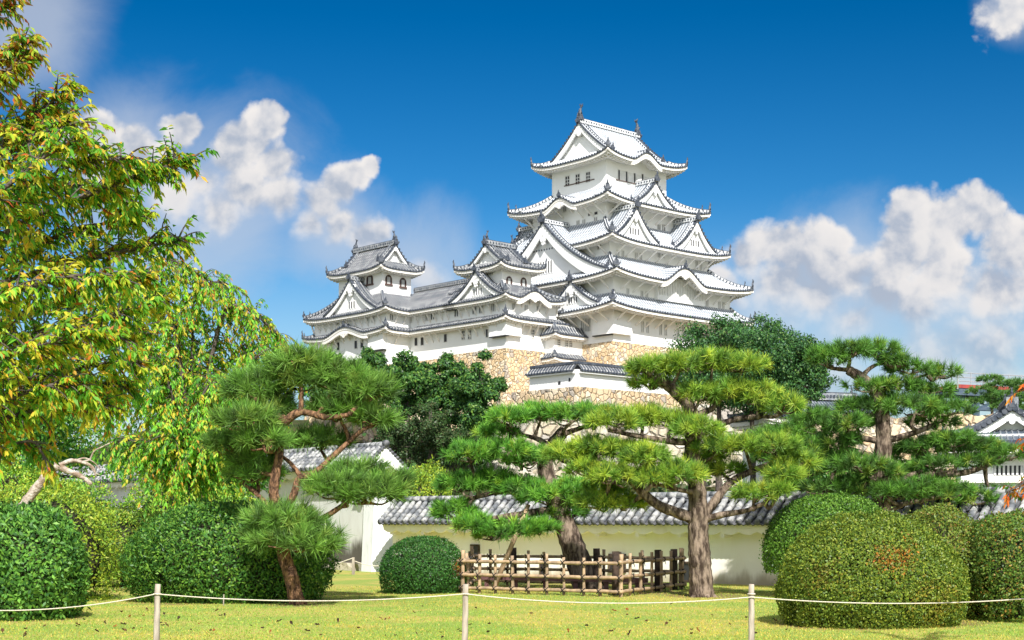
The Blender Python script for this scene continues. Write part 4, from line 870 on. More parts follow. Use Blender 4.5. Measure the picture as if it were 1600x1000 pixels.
# ------------------------------------------------------------------ rope barrier, fence
def build_fences():
    D = 18.5; px = [-236, 244, 726, 1174, 1634]; tops = [912, 912, 912, 917, 917]; pos = []
    proto = None
    where = {244: 'bleached timber rope post in front of the left hedge', 726: 'bleached timber rope post in front of the dome bush', 1174: 'bleached timber rope post left of the broad clipped bush'}
    for q in (244, 726, 1174):
        if proto is None:
            proto = thing('rope_post', where[q], 'post', (0,0,0), 0, 'posts of the near rope barrier')
            m = MB(); rn = random.Random(2); m.tube([(rn.uniform(-.004,.004), rn.uniform(-.004,.004), z) for z in np.linspace(-.15, .815, 9)], [.040,.0395,.039,.0395,.038,.0385,.037,.037,.034], 14); m.build('shaft', [POSTW], proto, True)
            m = MB(); m.tube([(.045*math.cos(a), .045*math.sin(a), .690) for a in np.linspace(0, 6.28, 16)], .009, 6); m.build('rope_tie', [ROPE], proto, True); o = proto
        else:
            o = proto.copy(); C.objects.link(o); o['label'] = where[q]
            for ch in proto.children: c = ch.copy(); C.objects.link(c); c.parent = o
        p = P(q, 900, D); o.location = (p.x, p.y, float(hgt(p.x, p.y))); o.rotation_euler = (R(rng.uniform(-1,1)), R(1.1), R(rng.uniform(0, 90)))
    rp = []; hang = [(-236,928), (244,928), (726,928), (1174,933), (1634,933)]; sag = [26, 11, 12, 10]
    for i in range(4):
        (a, ya), (b, yb) = hang[i], hang[i+1]
        for j in range(24):
            q = j/24; rp.append(P(lerp(a, b, q), lerp(ya, yb, q)+sag[i]*4*q*(1-q), D-.03))
    rp.append(P(1634, 933, D-.03))
    m = MB(); m.tube(rp, .0075, 7); tag(m.build('rope', [ROPE], None, True), 'pale rope sagging between the bleached posts across the front lawn', 'rope')
    # far rope by the old wall
    p = P(552, 880, 44.5); t = thing('rope_post', 'small white rope post at the foot of the tall stained wall', 'post', (p.x, p.y, 0)); m = MB(); m.tube([(0,0,-.1),(0,0,.52)], [.05,.045], 10); m.build('shaft', [POSTW], t)
    rp = [P(480+q*60, 880+6*math.sin(q*3.14)-q*4, 44.6-.1*q) for q in np.linspace(0, 1.2, 9)]+[P(552+q*60, 876+5*math.sin(q*3.14)+q*6, 44.5) for q in np.linspace(0, 1, 8)]
    m = MB(); m.tube(rp, .014, 6); tag(m.build('rope', [ROPE], None, True), 'thin rope strung from the small white post by the tall stained wall', 'rope')
    p = P(349, 945, 27.9); t = MB(); t.tube([(0,0,0),(0.01,0,.22)], .012, 6); o = t.build('marker_stake', [POSTW]); o.location = (p.x, p.y, 0); tag(o, 'tiny pale marker stick at the foot of the left hedge', 'stake')
    # bamboo enclosure round the leaning pine
    f = thing('bamboo_fence', 'lashed bamboo fence enclosing the leaning pine on the lawn', 'fence', P(850, 930, 32).xy.to_3d())
    f.location.z = 0; inv = -Vector(f.location)
    FL, FRt, BR, BL = P(724, 0, 32.4), P(968, 0, 30.5), P(1064, 0, 34.0), P(738, 0, 36.3)
    for q in (FL, FRt, BR, BL): q.z = 0
    rn = random.Random(4)
    def run(a, b, n, H, skip0=False):
        a = a+inv; b = b+inv; a.z = b.z = 0; d = (b-a).normalized(); nn = Vector((d.y, -d.x, 0))
        for zz in (.17, .50, .84):
            zz = zz*H; m = MB(); e0, e1 = a-d*rn.uniform(.05,.14), b+d*rn.uniform(.05,.16); pts = []; rad = []
            for i in range(25): q = i/24; pts.append(lerp(e0, e1, q)+Vector((0,0,zz+rn.uniform(-.006,.006)))+nn*.045); rad.append(.036+(.006 if i%3 == 0 else 0))
            m.tube(pts, rad, 9); m.build('rail', [BAMBOO], f, True)
        for i in range(n+1):
            if skip0 and i == 0: continue
            p = lerp(a, b, i/n)+d*rn.uniform(-.05,.05); big = i in (0, n); r = .042 if big else rn.uniform(.03,.037); h = H*(1.0 if not big else 1.06)+rn.uniform(-.03,.05)
            m = MB(); tz = np.linspace(-.1, h, 10); lean = rn.uniform(-.02,.02); m.tube([p+d*lean*z-nn*.0+Vector((0,0,z)) for z in tz], [r*(1.1 if k%3 == 0 else .97) for k in range(10)], 9); u = m.build('upright', [BAMBOO], f, True)
            for zz in (.17, .50, .84):
                m = MB(); c = p+Vector((0,0,zz*H)); 
                for sg in (-1, 1): m.tube([c+d*.055*k_+Vector((0,0,sg*.055*k_))+nn*(.088-.03*abs(k_)) for k_ in (-1,-.5,0,.5,1)], .011, 5)
                m.tube([c+nn*.085+Vector((0,0,-.03)), c+nn*.09+d*.03+Vector((0,0,-.11))], .007, 4)
                m.build('lashing', [CORD], u)
    run(FL, FRt, 9, .87); run(FRt, BR, 6, .9, True); run(BL, BR, 11, .9); run(FL, BL, 3, .88, True)
    for (q, Y) in ((802, 35.6), (932, 34.6), (962, 31.2), (1028, 33.0), (1053, 33.8)):
        p = P(q, 0, Y)+inv; p.z = 0; m = MB(); m.tube([p+Vector((0,0,-.1)), p+Vector((.005,0,.6)), p+Vector((0,.005,.97))], [.085,.082,.078], 10); m.build('stake', [CHAR], f, True)
    e = MB(); a, b = P(748, 0, 34.4), P(1010, 0, 32.6); a.z = b.z = .25; e.bar(a, b, .22, .1)
    for q in np.linspace(.05, .95, 6): c = lerp(a, b, q); e.box(c.x-.05, c.y-.05, -.05, c.x+.05, c.y+.05, .252)
    tag(e.build('plank_bench', [PLANK]), 'long low purple brown plank on short legs inside the bamboo fence', 'plank')
    a, b = P(826, 788, 33.7), P(768, 900, 33.7); b.z = -.05; m = MB(); m.tube([a, lerp(a, b, .5)+Vector((.01,0,.02)), b], [.05,.055,.06], 10); tag(m.build('prop_pole', [BAMBOO], None, True), 'slanting bare pole propping up a branch of the leaning pine', 'prop')
build_fences()
# ------------------------------------------------------------------ plants
def catmull(pts, n=6):
    p = [np.array(q, float) for q in pts]; p = [2*p[0]-p[1]]+p+[2*p[-1]-p[-2]]; out = []
    for i in range(1, len(p)-2):
        for j in range(n):
            t = j/n; out.append(.5*((2*p[i])+(-p[i-1]+p[i+1])*t+(2*p[i-1]-5*p[i]+4*p[i+1]-p[i+2])*t*t+(-p[i-1]+3*p[i]-3*p[i+1]+p[i+2])*t**3))
    out.append(p[-2]); return out
def limb(mb, pts, r0, r1, n=10, m=0, wob=.0, seg=6):
    c = catmull(pts, seg); k = len(c); rn = np.random.default_rng(len(mb.v)+1)
    rad = [lerp(r0, r1, i/(k-1))*(1+rn.uniform(-wob, wob)) for i in range(k)]; mb.tube([Vector(q) for q in c], rad, n, m); return c
def tufts(centres, axes, K, ln, width, c_base, c_tips, wts, spread=1.0):
    """bursts of needles"""
    n = len(centres); N = n*K; c = np.repeat(centres, K, 0); ax = np.repeat(unit(axes), K, 0)
    d = unit(ax*rng.uniform(.15, 1.25, (N,1))+rng.normal(0, .62*spread, (N,3))); d[:,2] += .10; d = unit(d)
    L = ln*rng.uniform(.65, 1.12, (N,1))*np.repeat(rng.uniform(.7,1.2,(n,1)), K, 0); s = unit(np.cross(d, rng.normal(0,1,(N,3))))*width; st = c+ax*rng.uniform(-.25,.12,(N,1))*ln
    v = np.stack([st-s, st+s, st+d*L], 1).reshape(-1,3); f = np.arange(3*N).reshape(-1,3)
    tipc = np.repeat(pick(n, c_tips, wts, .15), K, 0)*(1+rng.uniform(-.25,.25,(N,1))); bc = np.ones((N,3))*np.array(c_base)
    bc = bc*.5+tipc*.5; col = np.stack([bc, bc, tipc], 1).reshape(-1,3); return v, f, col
def pine(name, label, base, trunk, limbs, pads, Y, bark, tips, wts, nlen=.25, dens=1.0, r0=.25, yellow=.0, depth=1.15, nw=.0085, K=46, sx=.95, sz=.74):
    """trunk/limbs: photo columns+rows with a depth offset; pads: (px, py, rx, ry[, dy])"""
    root = thing(name, label, 'pine tree', (0,0,0)); b = P(base[0], base[1], Y); root.location = (b.x, b.y, 0); off = -np.array(root.location)
    def Q(q): v = P(q[0], q[1], Y+(q[2] if len(q) > 2 else 0)); return np.array(v)+off
    mb = MB(); tp = [np.array([b.x, b.y, -.15])+off]+[Q(q) for q in trunk]; curves = [limb(mb, tp, r0, r0*.42, 14, 0, .07)]
    # flared foot
    for a in np.linspace(0, 6.28, 6)[:-1]: limb(mb, [tp[0]+np.array([0,0,.38]), tp[0]+np.array([math.cos(a)*r0*.9, math.sin(a)*r0*.9, .17]), tp[0]+np.array([math.cos(a)*r0*1.8, math.sin(a)*r0*1.8, .05])], r0*.45, r0*.12, 7)
    for (q0, q1, pts) in limbs: curves.append(limb(mb, [Q(q) for q in pts], q0, q1, 10, 0, .08))
    allp = np.array([p for c in curves for p in c]); cs = []; axs = []
    for pd in pads:
        px, py, rx, ry = pd[:4]; dy = pd[4] if len(pd) > 4 else rng.uniform(-.5, .5)*depth*.6; c = Q((px, py, dy)); k = (Y+dy)/FPX; r = np.array([rx*k*sx, min(rx*k, 1.0)*depth*.8, ry*k*sz])
        i = np.argmin(np.linalg.norm(allp-(c-np.array([0,0,r[2]*.6])), axis=1)); a = allp[i]; low = c-np.array([0,0,r[2]*.55]); md = (a+low)/2+np.array([0,0,-.05])+rng.normal(0,.06,3)
        limb(mb, [a, md, low], .055, .028, 7, 0, .1)
        for _ in range(5):
            e = c+unit(rng.normal(0,1,(1,3)))[0]*r*np.array([.85,.85,.3])-np.array([0,0,r[2]*.15]); limb(mb, [low, (low+e)/2+rng.normal(0,.05,3), e], .026, .010, 5, 0, .1, 4)
        n = int(dens*rx*ry/17.0); d = unit(rng.normal(0,1,(n*2,3))); d = d[d[:,2] > -.38][:n]
        lob = 1+.16*np.sin(d[:,0]*5+px)*np.cos(d[:,1]*4+py)+rng.normal(0,.07,len(d)); rr_ = np.clip(rng.uniform(.62,1.0,len(d))**.6*lob, .3, 1.1)
        p = c+d*r*rr_[:,None]*np.array([.93,.93,.86]); cs.append(p); ax = d*np.array([.75,.75,.7])+np.array([0,0,.55]); axs.append(ax)
    mb.build('trunk', [bark], root, True)
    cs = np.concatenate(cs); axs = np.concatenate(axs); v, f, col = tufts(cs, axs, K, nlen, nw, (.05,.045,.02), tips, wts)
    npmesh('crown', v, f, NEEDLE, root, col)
    # buds / cones
    return root
GREEN = [(.055,.15,.022),(.09,.22,.03),(.035,.10,.02)]
build_pines = []
def pines():
    pine('garden_pine', 'leftmost garden pine with forked reddish trunk in front of the long hedge', (466, 945),
         [(456,905),(444,868,.05),(441,835,.1),(438,803,.1),(428,775,.0),(430,745,0),(437,705,.05),(436,670,0),(446,650,.05)],
         [(.085,.05,[(440,805,.1),(458,775,.1),(468,748,.15),(492,738,.2),(545,690,.3)]), (.09,.04,[(441,662),(470,644,-.1),(510,652,-.2),(545,648,-.2)]), (.09,.04,[(441,662),(425,640,.2),(400,615,.3)]),
          (.07,.04,[(446,835,.1),(495,815,-.1),(535,790,-.2),(570,765,-.2)]), (.05,.03,[(431,745),(400,735,.2),(380,720,.3)]), (.06,.03,[(440,815),(410,780,.3),(380,755,.5)]), (.05,.03,[(470,744,.2),(450,720,.3),(425,705,.4)])],
         [(400,610,52,34),(455,590,60,36),(520,592,62,38),(565,612,46,36),(470,565,50,22),(425,640,38,24,.4),(530,640,55,26,.3),(385,658,48,28),(368,695,44,28,.3),(395,720,40,22,.4),(412,690,40,24),(402,740,44,26,.5),(585,655,36,22,.2),
          (500,690,45,24,.6),(530,765,52,28,-.3),(580,772,52,32,-.2),(612,755,34,22),(560,740,45,22,.2),(440,815,60,32,-.4),(470,848,72,32,-.6),(415,835,36,22,-.2)],
         28.3, BARK_R, [(.07,.16,.025),(.13,.27,.04),(.04,.10,.02),(.19,.29,.05)], [4,4,2,1.5], .31, .86, .15, K=48, sx=1.03, sz=.84)
    pine('garden_pine', 'leaning pine with layered pads standing inside the bamboo fence', (921, 922),
         [(905,880),(893,848),(880,812),(868,780),(856,750,.1),(852,722,.1),(860,700,.1),(882,672,.2)],
         [(.11,.06,[(875,795),(840,800,-.2),(800,806,-.3),(762,812,-.3)]), (.09,.05,[(860,760),(830,752,.1),(790,765,.1),(740,778,.2)]), (.08,.04,[(854,715),(830,705,.1),(790,725,.2)]), (.08,.04,[(860,700),(840,686,.2),(800,676,.2)]), (.07,.04,[(875,680),(910,668,.3),(940,660,.3)])],
         [(795,655,42,22),(845,648,48,20),(895,650,48,22),(930,650,40,20),(780,678,36,17,.4),(735,712,42,24),(790,704,46,22),(835,712,38,18),(815,720,40,18),(722,758,46,24),(770,752,44,22),(812,764,42,24),(856,778,50,28),(890,765,34,24),(712,800,40,26,.3),(745,822,38,24,-.2),(800,828,52,22,-.3),(838,824,34,18,-.3),(770,838,30,14,-.3),(885,800,36,16)],
         34.0, BARK, [(.08,.24,.028),(.14,.33,.035),(.045,.14,.022),(.24,.38,.04)], [4,4,2.4,1.2], .25, 1.15, .32, nw=.010)
    pine('garden_pine', 'stout yellow green pine right of the bamboo fence with wide layered branches', (1097, 935),
         [(1095,905),(1093,870),(1091,835),(1091,800),(1089,765),(1088,730,.1),(1082,695,.1),(1083,660,.1),(1072,628,.1),(1046,604,.05),(1022,590,0)],
         [(.13,.07,[(1088,812),(1060,802,-.1),(1030,790,-.2),(1002,768,-.3),(980,745,-.4),(950,735,-.4)]), (.11,.05,[(1098,808),(1115,786),(1130,766,.1),(1150,748,.2),(1190,730,.2),(1235,716,.2)]), (.08,.04,[(1100,812),(1130,804,-.2),(1165,798,-.3),(1195,786,-.3)]),
          (.09,.05,[(1085,690),(1110,670,.1),(1150,655,.2),(1190,650,.2)]), (.08,.04,[(1084,690),(1050,690,-.2),(1000,682,-.2),(950,672,-.2)]), (.08,.04,[(1085,650),(1110,640,.2),(1120,630,.2)]), (.06,.035,[(1089,770),(1060,765,-.4),(1020,755,-.5)])],
         [(1015,578,40,24),(1062,570,48,23),(1112,567,46,20),(1160,572,44,20),(1015,600,36,14,.3),(1092,618,40,22),(1140,612,44,22),(1185,620,44,26),(1222,636,36,24),(958,660,46,28),(1005,652,44,24),(1050,660,40,20),(1090,672,42,22,-.4),(892,712,44,30),(935,700,40,22),(975,708,42,24),(1010,716,46,26,-.5),(920,735,40,22),(960,745,44,24,-.4),(1058,742,44,28,-.6),(1018,748,42,24,-.5),
          (1120,700,42,22),(1165,696,42,20),(1212,698,44,22),(1240,722,38,24),(1222,742,34,18,-.3),(1178,772,40,20,-.4),(1218,764,32,20,-.4),(935,785,40,24,.2),(972,788,40,22,.2),(945,765,36,16,.3),(1100,715,36,16,.4),(1130,735,40,16,.5)],
         30.7, BARK, [(.12,.24,.028),(.22,.33,.035),(.06,.14,.02),(.34,.42,.045)], [4,4,2.4,2], .24, 1.2, .26)
    pine('garden_pine', 'dark green pine at right with a flat layered top against the sky', (1379, 926),
         [(1379,860),(1379,800),(1378,740),(1380,700),(1380,668),(1376,635,.1),(1365,608,.1),(1345,590,.1),(1325,578,.1)],
         [(.09,.04,[(1382,690),(1410,682,-.1),(1445,670,-.1),(1480,652,-.1)]), (.08,.04,[(1376,690),(1345,684,.1),(1318,676,.1)]), (.1,.05,[(1380,760),(1350,738,.1),(1310,722,.2),(1270,702,.2)]), (.1,.045,[(1382,770),(1440,745,-.1),(1510,738,-.2),(1550,722,-.2),(1580,715,-.2)]), (.08,.04,[(1384,780),(1410,750,-.2),(1440,735,-.2)]),
          (.06,.03,[(1345,590,.1),(1360,575,.1),(1380,565,.1)]), (.06,.03,[(1370,640,.2),(1400,628,.2),(1450,625,.2)]), (.08,.04,[(1378,720),(1340,705,.3),(1290,690,.4)]), (.06,.03,[(1370,615,.1),(1400,600,.2),(1450,585,.3)]), (.08,.04,[(1382,800),(1420,785,-.3),(1480,775,-.3)])],
         [(1292,562,32,24),(1328,550,42,22),(1368,550,42,20),(1400,566,28,16),(1425,578,42,17,.3),(1466,584,34,14,.3),(1360,606,40,16),(1405,602,44,15),(1450,610,42,14),(1340,640,40,22),(1385,632,44,20),(1430,638,46,21),(1480,642,40,19),(1325,662,30,18),(1232,682,42,26,.4),(1275,668,44,26,.3),(1305,692,42,24,.2),(1250,705,44,22,.2),(1345,728,52,20,-.3),(1380,740,34,18,-.2),
          (1445,700,44,24,.2),(1490,690,46,21),(1530,700,44,20),(1568,710,36,17),(1465,728,44,18,-.1),(1520,722,46,17),(1395,770,40,22,-.3),(1435,764,44,24,-.3),(1480,770,44,24,-.3),(1522,780,34,20,-.3),(1290,765,46,17,.2),(1330,770,40,14,.2),(1560,775,34,18,.1),(1215,715,44,24,.5),(1260,735,44,22,.5),(1300,720,44,24,.4),(1345,755,44,20,.4),(1265,650,36,18,.5),(1200,690,36,22,.5),(1410,712,40,20,.5),(1400,740,44,22,.4),(1340,662,36,18,.4),(1455,660,44,18,.3)],
         33.2, BARK, [(.06,.165,.024),(.10,.24,.03),(.035,.10,.02),(.18,.28,.035)], [4,3,3,.8], .24, 1.05, .25, sx=1.0, sz=.78)
pines()
def bush(name, label, c, r, n, ln, wd, cols, wts, top_flat=2.4, seed=1, lump=.07, cut=-.55, mat_=None, patch=None, up=.35, lift=0.0, cat='bush'):
    """clipped or leafy bush: leaves through the outer shell over a dark core standing in for twigs and inner shade; r = (rx, ry, height)"""
    root = thing(name, label, cat, (c[0], c[1], float(hgt(c[0], c[1]))))
    g = np.random.default_rng(seed); d = unit(g.normal(0,1,(int(n*1.9),3))); d = d[d[:,2] > cut][:n]; N = len(d)
    p_ = top_flat; rad = (np.abs(d[:,0])**p_+np.abs(d[:,1])**p_+np.abs(d[:,2])**p_)**(-1/p_)
    ph = g.uniform(0, 6.28, 12)
    def lumps(d): 
        s = 0
        for i, (a, b, e) in enumerate(((3,2,2),(5,4,3),(2,6,5),(11,10,9),(23,19,17))): s = s+np.sin(d[:,0]*a+ph[i])*np.sin(d[:,1]*b+ph[i+5])*np.cos(d[:,2]*e+ph[i+3])/(1+.25*i)
        return s
    k = 1+lump*lumps(d); depth = g.random(N)**2.2*.24-(g.random(N) < .05)*g.uniform(0,.07,N)
    hole = lumps(d*1.35+2.0); depth = np.where(hole < -1.0, depth+.24*np.clip((-1.0-hole)/.5, 0, 1), depth); hz = r[2]/(1-cut*.9); zc = r[2]-hz+lift; R3 = np.array([r[0], r[1], hz]); base = np.array([0,0,zc])
    p = base+d*(rad*k*(1-depth))[:,None]*R3; p[:,2] = np.maximum(p[:,2], .02)
    nr = unit(d/R3+g.normal(0,.3,(N,3))); dr = unit(np.cross(nr, g.normal(0,1,(N,3)))+nr*g.uniform(.2,.9,(N,1))+np.array([0,0,up]))
    global rng
    old = rng; rng = g; col = pick(N, cols, wts, .2)
    if patch is not None: 
        for (pd, w, pc) in patch:
            q = np.linalg.norm(d-np.array(pd)/np.linalg.norm(pd), axis=1)+g.normal(0,.08,N)+.16*lumps(d*1.7)+.10*lumps(d*3.1); s = q < w; col[s] = pick(int(s.sum()), pc, [1]*len(pc), .25)
    rng = old
    v, f, cc = leaf_arrays(p, dr, nr, ln*g.uniform(.6,1.2,N), wd*g.uniform(.7,1.2,N), col, .2); npmesh('foliage', v, f, mat_ or SHRUB, root, cc)
    # solid dark core, its colour standing in for twigs and inner shade
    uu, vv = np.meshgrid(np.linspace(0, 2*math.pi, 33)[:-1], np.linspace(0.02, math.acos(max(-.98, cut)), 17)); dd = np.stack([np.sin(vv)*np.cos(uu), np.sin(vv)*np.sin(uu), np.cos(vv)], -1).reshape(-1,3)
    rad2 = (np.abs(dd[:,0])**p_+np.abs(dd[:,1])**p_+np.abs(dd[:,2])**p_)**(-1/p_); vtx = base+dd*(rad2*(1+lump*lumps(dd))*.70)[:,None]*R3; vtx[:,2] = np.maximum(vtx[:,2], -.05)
    m = MB(); m.add(vtx, [(i*32+j, i*32+(j+1)%32, (i+1)*32+(j+1)%32, (i+1)*32+j) for i in range(16) for j in range(32)]+[tuple(range(32))[::-1]]); m.build('twig_shade_core', [TWIG_SHADE], root, True)
    m = MB(); 
    for i in range(5): a = i*1.3; m.tube([(.12*math.cos(a), .12*math.sin(a), -.1), (.4*r[0]*math.cos(a), .4*r[1]*math.sin(a), r[2]*.45)], [.035,.02], 6)
    m.build('stem', [BARK_C], root); return root
def bushes():
    DG = [(.045,.125,.022),(.075,.19,.03),(.025,.075,.018),(.12,.25,.035)]
    def at(px, py, Y): p = P(px, py, Y); return (p.x, p.y)
    k = lambda px, Y: px*Y/FPX
    bush('leafy_bush', 'bright glossy green bush at the left edge of the photo', at(28, 975, 23.9), (1.07, 1.0, 1.86), 17000, .10, .042, DG, [3,4,2,4], 2.3, 3, .08, -.7)
    bush('long_hedge', 'long rounded green hedge behind the leftmost garden pine', at(358, 945, 30.0), (2.05, 1.35, 1.98), 36000, .09, .038, [(.04,.12,.018),(.07,.17,.025),(.02,.06,.014),(.13,.24,.03)], [4,4,2,3], 2.35, 4, .08, -.7, cat='hedge')
    bush('dome_bush', 'small round clipped dome bush left of the bamboo fence', at(661, 930, 32.9), (.95, .9, 1.24), 20000, .055, .027, [(.03,.10,.02),(.05,.14,.024),(.018,.06,.014)], [4,3,2], 2.3, 5, .02, -.6, patch=[((.9,-.5,.1), .14, [(.30,.10,.02),(.20,.09,.02)])])
    AZ = [(.11,.16,.02),(.18,.22,.025),(.055,.10,.016),(.08,.135,.018)]
    bush('clipped_bush', 'broad low clipped bush with an orange patch at right front', at(1362, 985, 23.2), (1.50, 1.3, 1.74), 70000, .046, .027, AZ, [4,4,2,3], 1.98, 6, .04, -.5, patch=[((.12,-.75,.4), .17, [(.34,.13,.02),(.22,.13,.02),(.14,.15,.025),(.11,.16,.02)]),((-.6,-.6,.2), .2, [(.15,.14,.025),(.19,.15,.025),(.1,.14,.02)]),((.5,-.8,-.05), .26, [(.19,.2,.025),(.22,.18,.025),(.11,.15,.02)])])
    bush('clipped_bush', 'clipped bush merging behind the broad bush with the orange patch', at(1462, 965, 24.9), (.98, 1.2, 1.82), 34000, .046, .027, [(.10,.155,.02),(.15,.18,.025),(.05,.09,.016),(.18,.12,.025)], [4,3,2,.9], 2.15, 8, .06, -.6)
    bush('clipped_bush', 'tall rounded green bush behind and left of the broad clipped bush', at(1298, 926, 31), (1.44, 1.2, 1.62), 34000, .055, .032, [(.07,.16,.02),(.11,.21,.026),(.035,.08,.016)], [4,4,2], 2.1, 9, .04, -.35, lift=.56)
    bush('clipped_bush', 'brownish green bush cut off by the right edge of the photo', at(1592, 975, 24.0), (.92, 1.0, 1.72), 32000, .05, .03, [(.08,.15,.022),(.13,.17,.025),(.04,.08,.016),(.24,.14,.03)], [4,3,2,.8], 2.8, 10, .05, -.65)
    bush('loose_bush', 'loose light green bush under the twisted bleached branch', at(205, 865, 37), (1.9, 1.3, 1.75), 12000, .095, .04, [(.13,.24,.025),(.21,.3,.03),(.06,.13,.02),(.30,.3,.04)], [4,4,2,1], 2.1, 11, .13, -.45, lift=.25)
    bush('loose_bush', 'yellow green bush behind the bright glossy bush at left', at(75, 880, 31), (1.5, 1.2, 2.5), 10000, .09, .04, [(.15,.25,.025),(.26,.32,.03),(.07,.13,.02)], [4,4,2], 2.1, 12, .13, -.6)
    for (px, Yb, hh, lb, sd) in ((120,41,2.6,'tall loose light green bush left of the twisted branch, in front of the old wall',91),(262,41,3.0,'loose green bush under the middle of the weeping tree',92),(345,42,2.8,'loose yellow green bush behind the top of the long hedge',93),(20,40,3.2,'loose green bush at the far left behind the dead branch',94)):
        bush('loose_bush', lb, at(px, 900, Yb), (1.5, 1.1, hh), 9000, .11, .045, [(.13,.27,.025),(.22,.34,.035),(.06,.15,.02),(.34,.32,.04)], [4,4,2,1], 2.1, sd, .14, -.55)
    bush('loose_bush', 'bright green conical bush beyond the end of the long cream wall', at(668, 800, 58), (1.15, 1.0, 4.0), 9000, .13, .06, [(.16,.26,.025),(.27,.33,.03),(.08,.14,.02)], [4,4,2], 2.0, 13, .13, -.5)
    bush('loose_bush', 'fresh green bush behind the cream wall below the right pine', at(1345, 790, 60), (1.7, 1.2, 3.9), 9000, .13, .06, [(.12,.26,.04),(.20,.34,.06),(.06,.14,.03)], [4,4,2], 2.0, 14, .13, -.5)
    bush('loose_bush', 'dark green bush behind the cream wall beside the right edge', at(1520, 795, 62), (3.2, 1.4, 3.0), 10000, .13, .06, [(.05,.12,.03),(.09,.18,.03)], [4,4], 2.0, 16, .13, -.5)
bushes()
def leafy_tree(name, label, c, z0, H, rx, rz, n, leaf, cols, wts, seed, clumps=34, droop=0, tr=.25, top=1.0, cat='tree', group=None, bark=None):
    g = np.random.default_rng(seed); root = thing(name, label, cat, (c[0], c[1], z0), 0, group); cz = H-rz
    m = MB(); limb(m, [(0,0,-.3), (g.normal(0,.1), 0, cz*.5), (g.normal(0,.3), g.normal(0,.3), cz+rz*.5)], tr, tr*.3, 9, 0, .08); P_ = []; A_ = []
    for i in range(clumps):
        d = unit(g.normal(0,1,(1,3)))[0]; q = g.random()**.4; wz = d[2]*q; taper = 1-max(0, wz)**1.6*(1-1/top) if top > 1 else 1
        e = np.array([d[0]*rx*q*taper, d[1]*rx*q*taper, cz+wz*rz]); r = rx*g.uniform(.24,.42)*(.75 if wz > .4 else 1)
        if i % 2 == 0: limb(m, [(0,0,max(.5, cz-rz*.5)+(wz+.5)*rz*.3), (e[0]*.5, e[1]*.5, e[2]-.25*rz*.4), tuple(e)], tr*.32, tr*.06, 6)
        k = n//clumps; dd = unit(g.normal(0,1,(k,3))); dd[:,2] = dd[:,2]*.62+.12; pp = e+dd*r*(g.random((k,1))**.45)*(1+.25*np.sin(dd[:,:1]*7+i)); P_.append(pp); A_.append(dd+np.array([0,0,.35]))
    p = np.concatenate(P_); nr = unit(np.concatenate(A_)+g.normal(0,.5,(len(p),3))); dr = unit(np.cross(nr, g.normal(0,1,(len(p),3)))+np.array([0,0,-droop]))
    global rng
    old = rng; rng = g; col = pick(len(p), cols, wts, .22); rng = old
    m.build('trunk', [bark or BARK_C], root, True); v, f, cc = leaf_arrays(p, dr, nr, leaf*g.uniform(.6,1.25,len(p)), leaf*.55*g.uniform(.7,1.2,len(p)), col); npmesh('crown', v, f, SHRUB, root, cc); return root
